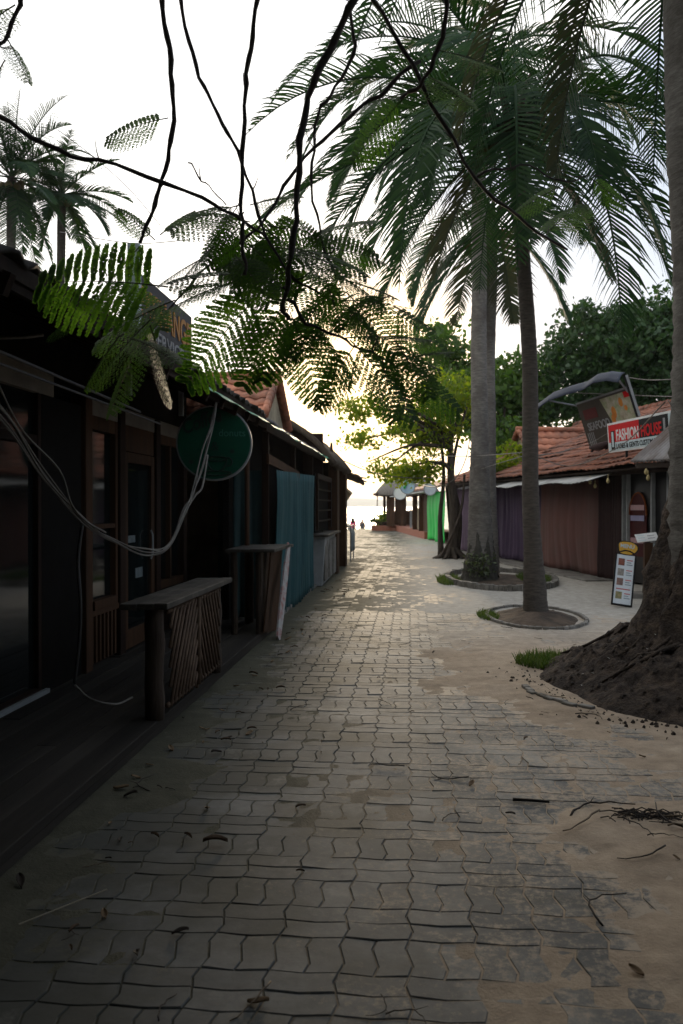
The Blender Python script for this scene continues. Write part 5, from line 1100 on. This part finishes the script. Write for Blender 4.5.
FE = [  # start px, end px, depth, facing 0..1 (1 = broadside to the viewer)
 ((168, 287), (38, 268), 3.3, .75), ((175, 300), (95, 330), 3.4, .5), ((140, 246), (90, 300), 3.6, .4),
 ((240, 205), (170, 222), 4.0, .5), ((244, 212), (205, 258), 4.0, .6), ((250, 205), (300, 190), 4.1, .4), ((246, 275), (170, 270), 3.7, .35), ((240, 280), (165, 300), 3.8, .3), ((262, 292), (186, 366), 3.6, .9), ((285, 300), (243, 378), 3.7, .8),
 ((290, 305), (262, 372), 3.9, .5), ((290, 312), (322, 392), 3.8, .7), ((300, 318), (352, 372), 3.9, .5), ((288, 270), (215, 250), 4.0, .4), ((290, 262), (330, 215), 4.1, .5), ((300, 240), (372, 214), 4.2, .4), ((314, 235), (385, 255), 4.2, .35),
 ((330, 300), (412, 300), 3.9, .25), ((345, 338), (430, 330), 4.0, .2), ((350, 340), (415, 405), 3.8, .5), ((385, 360), (460, 400), 3.9, .5), ((382, 358), (395, 415), 3.8, .6), ((372, 350), (440, 360), 4.1, .3),
 ((168, 118), (106, 128), 4.4, .6), ((404, 98), (352, 150), 4.0, .7), ((410, 92), (345, 105), 4.2, .4), ((438, 50), (500, 62), 4.0, .4), ((425, 75), (470, 95), 4.1, .4),
 ((562, 186), (515, 205), 4.6, .5), ((590, 178), (625, 200), 4.6, .5), ((545, 236), (580, 195), 4.7, .4), ((150, 320), (95, 372), 3.2, .3), ((150, 325), (172, 392), 3.2, .35), ((120, 335), (85, 380), 3.4, .3), ((140, 340), (110, 400), 3.3, .3),
 ((250, 222), (190, 205), 4.2, .4), ((266, 230), (320, 265), 3.9, .3), ((270, 240), (225, 300), 3.9, .4), ((320, 300), (290, 350), 4.0, .3), ((335, 278), (395, 290), 4.0, .3), ((300, 255), (250, 250), 4.0, .3),
 ((160, 235), (195, 205), 4.2, .4), ((155, 240), (118, 205), 4.2, .4), ((8, 40), (28, 75), 3.6, .5), ((5, 60), (-20, 100), 3.4, .5), ((15, 5), (-30, 30), 3.4, .5), ((130, 338), (175, 350), 3.1, .3), ((230, 285), (180, 285), 3.9, .4),
 ((310, 325), (250, 330), 3.9, .3), ((355, 345), (318, 400), 3.9, .6), ((340, 300), (375, 330), 4.1, .3), ((395, 362), (450, 345), 4.0, .3), ((325, 245), (290, 215), 4.2, .4)]
for k_ in range(36):
    cx, cy = random.choice(((110, 290), (240, 260), (330, 280), (390, 330), (210, 250), (90, 320), (260, 215), (300, 235), (370, 305), (290, 220), (380, 320), (220, 240), (340, 260)))
    a = random.uniform(0, 6.28); sx, sy = cx + random.uniform(-25, 25), cy + random.uniform(-18, 18); l = random.uniform(45, 85)
    FE.append(((sx, sy), (sx + l*math.cos(a), sy + abs(l*math.sin(a))*.7), random.uniform(3.5, 4.4), random.uniform(.3, .75)))
Cs, As, Bs = [], [], []; mbr = MB()
for (a, b, d, fc) in FE:
    p0 = P(*a, d); p1 = P(*b, d + random.uniform(-.22, .22)); v = (CAM - p0).normalized(); n = Vector((0, 0, 1))*(1 - fc) + v*fc + Vector(rand_dirs(1)[0])*.12
    c_, a_, b_ = fern(mbr, p0, p1, n, .10 + .10*random.random()); Cs.append(c_); As.append(a_); Bs.append(b_)
C_, A_, B_ = np.concatenate(Cs), np.concatenate(As), np.concatenate(Bs)
V = np.stack([C_ - A_ - B_, C_ - A_ + B_, C_ + A_ + B_*.45, C_ + A_ - B_*.75], 1).reshape(-1, 3)
npmesh('foliage', V, np.arange(len(V)).reshape(-1, 4), L_flame, ft)
mbr.build('leaf_stalks', pmat('green_stalk', (.07, .09, .03)), ft)
broad_crown('crown', L_canopy, ft, [((0.2, -1.5, 6.6), (5.5, 4.5, 1.3)), ((2.5, 1.2, 6.9), (3.5, 3.0, 1.0)), ((-3.0, 1.0, 6.8), (3.5, 3.0, 1.0)), ((0, -6, 5.5), (6, 3, 2.5)), ((-1.5, 2.8, 6.7), (4, 1.8, .8)), ((-4, -2, 5.5), (3, 4, 1.6))], 30000, .28, .55, 30, .1)  # crown above the hanging limbs, out of view; thickened to shade the near paving
tree('rear_shade_tree', 'broad dense unseen tree crown added behind the viewpoint for shade', (-1, -9.5, 0), 4, [((-3, -10.5, 6), (8, 2.5, 5)), ((6, -9.5, 6), (5, 3.5, 5))], 14000, .34, L_canopy, .3, clump_r=.6, per=30, shell=.3)  # added out of view so less sky light reaches the near paving

# ================================================================== cables
cb = thing('cable_bundle', 'sagging bundle of pale cables looped from the left eave past the cafe front', 'cables', (-1.9, 5.5, 1))
def cabl(pix, w, mat, parent, jit=2.0):
    pts_ = [P(x + random.uniform(-jit, jit)*.5, y + random.uniform(-jit, jit), d) for x, y, d in pix]; sp_ = smooth_pts(pts_, 6)
    mb = MB(); mb.tube(sp_, w, 5); return mb.build('cable', mat, parent, smooth=True)
for k in range(5):
    j = 3 if k else 1
    cabl([(-30, 370 + k*4, 3.4), (10, 418 + k*3, 3.9), (45, 470 + k*3, 4.5), (85, 522, 5.0), (112, 541, 5.3), (145, 549 + k, 5.6), (168, 546, 6.0), (184, 512, 6.3), (192, 495, 6.5), (203, 465 - k*4, 6.9), (213, 420, 7.4), (217, 390, 7.8)], .0055, M_wire if k % 2 == 0 else pmat('grey_cable', (.16, .14, .12)), cb, j)
cabl([(-20, 345, 3.4), (20, 425, 4.1), (60, 470, 4.6), (72, 505, 4.8), (86, 522, 5.0), (105, 532, 5.2)], .006, M_wire, cb)
cabl([(184, 512, 6.4), (196, 494, 6.5), (202, 485, 6.6), (208, 455, 6.9)], .009, M_wire, cb)
cabl([(82, 524, 5.0), (78, 560, 5.0), (80, 600, 5.0), (80, 640, 5.05), (74, 685, 5.1)], .012, M_wired, cb, 1)
cabl([(74, 685, 5.1), (90, 698, 4.95), (115, 705, 5.0), (132, 698, 5.3)], .007, M_wire, cb, 1)
def wire(label, pix, w=.006, mat=M_wire, jit=0):
    sp_ = smooth_pts([P(*q) for q in pix], 6); mb = MB(); mb.tube(sp_, w, 5); return tag(mb.build('overhead_cable', mat, smooth=True), label, 'cable', base=sp_[0])
wire('thin pale cable from the left kiosk roof to the backlit tree', [(344, 461, 21), (365, 470, 22), (390, 476, 23), (420, 478, 24), (450, 476, 24.3)], .012)
wire('pale looping cable from the backlit tree stem down to the white disc', [(470, 438, 24), (466, 458, 24), (458, 475, 24.2), (446, 484, 24.4), (432, 487, 26), (415, 483, 32)], .014)
wire('pale cable strung level between tree and the paired palms', [(400, 455, 24), (440, 456, 22), (475, 456, 17), (530, 452, 12)], .008)
wire('sagging pale cable between the paired palms and the slim palm', [(478, 470, 17), (500, 463, 15), (530, 454, 11.6)], .007)
wire('pale cable from the slim palm over the right roof to the near palm', [(530, 454, 11.6), (570, 466, 12), (620, 446, 10), (665, 402, 7.3)], .006)
wire('second pale cable from the slim palm to the seafood board', [(530, 456, 11.6), (560, 452, 14), (590, 443, 17), (610, 432, 17)], .007)
wire('dark cable high behind the signs on the right', [(625, 377, 17.6), (650, 380, 16), (683, 378, 14), (720, 370, 13)], .009)
wire('dark cable just above the right roof ridge', [(560, 392, 19), (600, 394, 18.6), (650, 396, 17), (690, 397, 14)], .009)
wire('pale cable loop hanging on the near right palm', [(668, 400, 7), (676, 412, 6.95), (684, 420, 6.9)], .005)
wire('loose pale cane end poking out under the left eave', [(-20, 338, 4.4), (20, 337.5, 4.5), (43, 335, 4.6)], .010)
wire('dark cable run stapled under the cafe eave', [(-60, 330, 3.4), (0, 352, 3.8), (75, 384, 4.8), (140, 412, 6.0)], .010, M_wired)
wire('second dark cable under the cafe eave, slightly lower', [(-60, 342, 3.4), (0, 364, 3.8), (75, 392, 4.8), (160, 424, 6.6)], .008, M_wired)
wire('barbed looking thin wire stretched in front of the far left palms', [(60, 232, 9), (130, 243, 8), (190, 240, 7)], .004, M_wired)
wire('very thin dark wire crossing the sky at upper left', [(58, 130, 6), (95, 158, 6), (130, 190, 6), (160, 225, 6)], .0025, M_wired)
# ================================================================== menu board and menu stand
mbd = thing('menu_board', 'leaning menu board with yellow cap and rows of dish pictures', 'menu board', G(624, 607))
bR = G(632, 608) + Vector((0, 0, .01)); r_ = Vector((.97, -.12, -.13)).normalized(); u_ = Vector((.19, .36, .98)); u_ = (u_ - r_*u_.dot(r_)).normalized(); n_ = r_.cross(u_)
if n_.y > 0: n_ = -n_
w_, h_ = .30, .80; o_ = bR - r_*w_; O = (o_, r_, u_, n_)
pn = rect('panel', M_bwood, mbd, 0, 0, w_, h_, .03, -.03, O, .004)
fc = rect('sheet', pmat('menu_sheet', (.62, .66, .68), (.55, .58, .6), 3, .5, 0), mbd, .022, .025, w_ - .022, h_ - .01, .004, .001, O)
mb = MB()
for (a, b) in ((.0, .022), (w_ - .022, w_)): mb.prism([o_ + r_*a + n_*.001, o_ + r_*b + n_*.001, o_ + r_*b + u_*h_ + n_*.001, o_ + r_*a + u_*h_ + n_*.001], n_*.012)
mb.prism([o_ + r_*.022 + n_*.001, o_ + r_*(w_ - .022) + n_*.001, o_ + r_*(w_ - .022) + u_*.022 + n_*.001, o_ + r_*.022 + u_*.022 + n_*.001], n_*.012); mb.build('border', M_blackp, mbd)
for k, yy in enumerate((.62, .46, .31, .10)):
    rect('dish_picture', pmat('dish_%s' % ('red', 'grey', 'brown', 'tan')[k], ((.28, .07, .04), (.16, .14, .12), (.12, .08, .07), (.35, .25, .12))[k], ((.12, .05, .03), (.35, .32, .28), (.3, .16, .12), (.12, .16, .07))[k], 25, .5, 0), fc, .05, yy, .14, yy + .11, .002, .0052, O)
    for j in range(3): rect('menu_line', pmat('menu_ink', (.30, .35, .38)) if j else pmat('menu_red', (.55, .15, .15)), fc, .17, yy + .08 - j*.035, .255 - .02*(j % 2), yy + .095 - j*.035, .002, .0052, O)
rect('menu_line', pmat('menu_red', (.55, .15, .15)), fc, .05, .245, .25, .262, .002, .0052, O)
cc = o_ + r_*w_*.53 + u_*(h_ + .10)
mb = MB(); pts_ = [cc + r_*(.155 + .018*math.sin(3*a + 1))*math.cos(a) + u_*(.135 + .02*math.cos(2*a))*math.sin(a) - n_*.02 for a in np.linspace(0, 2*math.pi, 25)[:-1]]
mb.prism(pts_, n_*.025); cp = mb.build('cap', M_blackp, mbd)
mb = MB(); mb.prism([cc + (p - cc + n_*.02)*.86 + n_*.006 for p in pts_], n_*.004); mb.build('cap_face', M_yel, cp)
text('lettering', 'MENU', M_palebl, cp, cc - r_*.105 + u_*.0 + n_*.011, r_, u_, .085, width=.20, bold=True)
mb = MB(); mb.tube([cc - r_*.11 - u_*.075 + n_*.012, cc - r_*.03 - u_*.04 + n_*.012, cc + r_*.04 - u_*.045 + n_*.012, cc + r_*.1 - u_*.075 + n_*.012], .011, 5); mb.build('scroll', M_blackp, cp)
mb = MB(); mb.beam(o_ + r_*w_*.5 + u_*h_*.9 - n_*.04, G(636, 598) + Vector((0, .25, 0)), .03, .02); mb.build('back_leg', M_bwood, mbd)
ms = thing('menu_stand', 'brown post with slanted white menu card behind the menu board', 'menu stand', G(648, 598))
q = G(648, 598); MB().box((q.x, q.y, .45), (.13, .10, .9)).build('post', M_bwood, ms, bevel=.005)
MB().box((q.x, q.y, .02), (.34, .30, .05)).build('foot', M_conc, ms, bevel=.008)
ct = Vector((q.x - .02, q.y, .98)); cr_ = Vector((.95, -.1, .12)).normalized(); cu_ = Vector((.25, .85, .5)); cu_ = (cu_ - cr_*cu_.dot(cr_)).normalized(); cn_ = cr_.cross(cu_)
Oc = (ct - cr_*.17 - cu_*.12, cr_, cu_, cn_ if cn_.z > 0 else -cn_)
cd = rect('card', M_white, ms, 0, 0, .34, .25, .012, 0, Oc, .002)
for k in range(5): rect('menu_line', M_greyt if k % 2 else M_palebl, cd, .03 + .15*(k % 2), .03 + .04*k, .14 + .15*(k % 2), .05 + .04*k, .002, .0125, Oc)
MB().box((q.x + .12, q.y - .03, .80), (.09, .02, .17)).build('side_card', M_palebl, ms)
MB().tube([(q.x + .10, q.y, .97), (q.x + .26, q.y, .965)], .006, 5).build('arm', M_greyp, ms)
st = thing('stone_step', 'flat pale concrete step slab behind the menu board', 'step', G(640, 597))
q = G(640, 600); MB().box((q.x + .15, q.y + .4, .03), (.5, .5, .10)).build('slab', M_conc, st, bevel=.01)
# ================================================================== litter
def scatter(name, labels, group, cat, mk, spots, own={}):
    protos = [mk(i) for i in range(3)]
    for k, (x, y, s) in enumerate(spots):
        o = protos[k] if k < 3 else protos[k % 3].copy()
        if k >= 3: COL.objects.link(o)
        o.location = (x, y, max(0.0, sand_h(x, y)) + .006); o.rotation_euler = (random.uniform(-.15, .15), random.uniform(-.15, .15), random.uniform(0, 6.28)); o.scale = (s, s, s)
        o['label'] = own.get(k, labels[k % 3]); o['category'] = cat; o['group'] = group
def mk_leaf(i):
    mb = MB(); l, w = .05, .016 + .004*i
    mb.grid(lambda u, v: ((u - .5)*2*l, (v - .5)*2*w*math.sin(math.pi*min(.98, max(.02, u)))**.8, .006 + .014*(abs(v - .5)*2)**2 + .012*math.sin(u*3 + i)), 8, 4)
    return mb.build('fallen_leaf', (L_dry, pmat('dark_leaf', (.035, .024, .016)), pmat('tan_leaf', (.20, .13, .07)))[i], smooth=True, thick=.001)
def mk_twig(i):
    mb = MB(); n = 8; a = (.6, 1.6, .15)[i]; pts_ = [((k/n - .5)*.22, .05*a*math.sin(k/n*3.1) + .004*math.sin(k*2.2), .004 + .006*abs(math.sin(k*1.3))) for k in range(n + 1)]
    mb.tube(pts_, [lerp(.0038, .0018, k/n) for k in range(n + 1)], 5)
    if i == 1: mb.tube([pts_[4], (pts_[4][0] + .04, pts_[4][1] + .05, .01)], [.002, .001], 4)
    return mb.build('fallen_twig', M_branch if i < 2 else pmat('pale_twig', (.20, .15, .10)), smooth=True)
sp_l = [(G(215, 845).x, G(215, 845).y, 1.1), (G(180, 935).x, G(180, 935).y, .6), (G(258, 1005).x, G(258, 1005).y, .7), (G(155, 838).x, G(155, 838).y, .6), (G(20, 887).x, G(20, 887).y, .8)]
for _ in range(95): 
    y = 2.5 + 13*random.random()**1.3; x = -1.5 + abs(random.gauss(0, .35)) if random.random() < .55 else random.uniform(-1.4, 2.2); sp_l.append((x, y, random.uniform(.2, .65)))
for _ in range(45): sp_l.append((random.uniform(-1.58, -1.05), random.uniform(3, 18), random.uniform(.3, .9)))
for _ in range(25): sp_l.append((random.gauss(1.9, .5), random.gauss(5.6, .3), random.uniform(.2, .5)))
scatter('fallen_leaf', ('dry brown leaf fallen on the ground of the alley', 'very dark shrivelled leaf fallen on the ground of the alley', 'pale tan leaf fallen on the ground of the alley'), 'fallen leaves', 'leaf', mk_leaf, sp_l, {0: 'largest fallen leaf, brown and curled, on the pavers left of centre', 1: 'shrivelled dark leaf on the pavers at lower left', 2: 'tan leaf at the bottom edge of the pavers, left of centre', 3: 'small brown leaf on the soil left of the largest fallen leaf', 4: 'dark leaf close to the deck edge at far lower left'})
sp_t = []
for _ in range(46): y = 2.4 + 9*random.random()**1.4; sp_t.append((random.uniform(-1.5, 1.9), y, random.uniform(.3, 1.1)))
for _ in range(14): sp_t.append((random.gauss(1.5, .35), random.gauss(3.9, .3), random.uniform(.7, 2.0)))
scatter('fallen_twig', ('dark bent twig lying on the pavers', 'dark arched twig with a side shoot lying on the pavers', 'pale brown straight twig lying on the pavers'), 'fallen twigs', 'twig', mk_twig, sp_t)
q = G(531, 803); mb = MB(); mb.tube([q + Vector((-.09, .012, .012)), q + Vector((0, 0, .014)), q + Vector((.09, -.01, .012))], [.009, .008, .007], 6)
tag(mb.build('fallen_stick', M_blackp), 'short straight black stick on the pavers right of centre', 'stick', base=q)
q = G(60, 912); mb = MB(); mb.tube([q + Vector((-.1, -.12, .01)), q + Vector((.12, .16, .016))], .0025, 5); tag(mb.build('pale_straw', pmat('straw', (.42, .36, .26))), 'thin pale straw lying near the left deck edge', 'straw', base=q)
# weed heap on the right sand patch
q = G(650, 818); mb = MB()
for k in range(70):
    a = random.uniform(0, 6.28); c = q + Vector((random.gauss(0, .10), random.gauss(0, .035), .012)); mb.tube([c, c + Vector((.05*math.cos(a), .03*math.sin(a), random.uniform(0, .025))), c + Vector((.10*math.cos(a), .06*math.sin(a), .0))], .003, 4)
tag(mb.build('twig_heap', M_branch), 'small heap of dark rootlets on the sand at the right edge', 'twigs', base=q)
# ================================================================== haze
mb = MB(); mb.b2((-3500, -70, -3.2), (3500, 5200, 90)); hz = mb.build('haze', bpy.data.materials.new('haze')); hz['kind'] = 'stuff'
hm = hz.data.materials[0]; hm.use_nodes = True; n = hm.node_tree.nodes; n.clear(); o_ = n.new('ShaderNodeOutputMaterial'); v = n.new('ShaderNodeVolumePrincipled')
v.inputs['Color'].default_value = (.86, .90, .95, 1); v.inputs['Density'].default_value = .00022; v.inputs['Anisotropy'].default_value = .5; hm.node_tree.links.new(v.outputs[0], o_.inputs['Volume'])
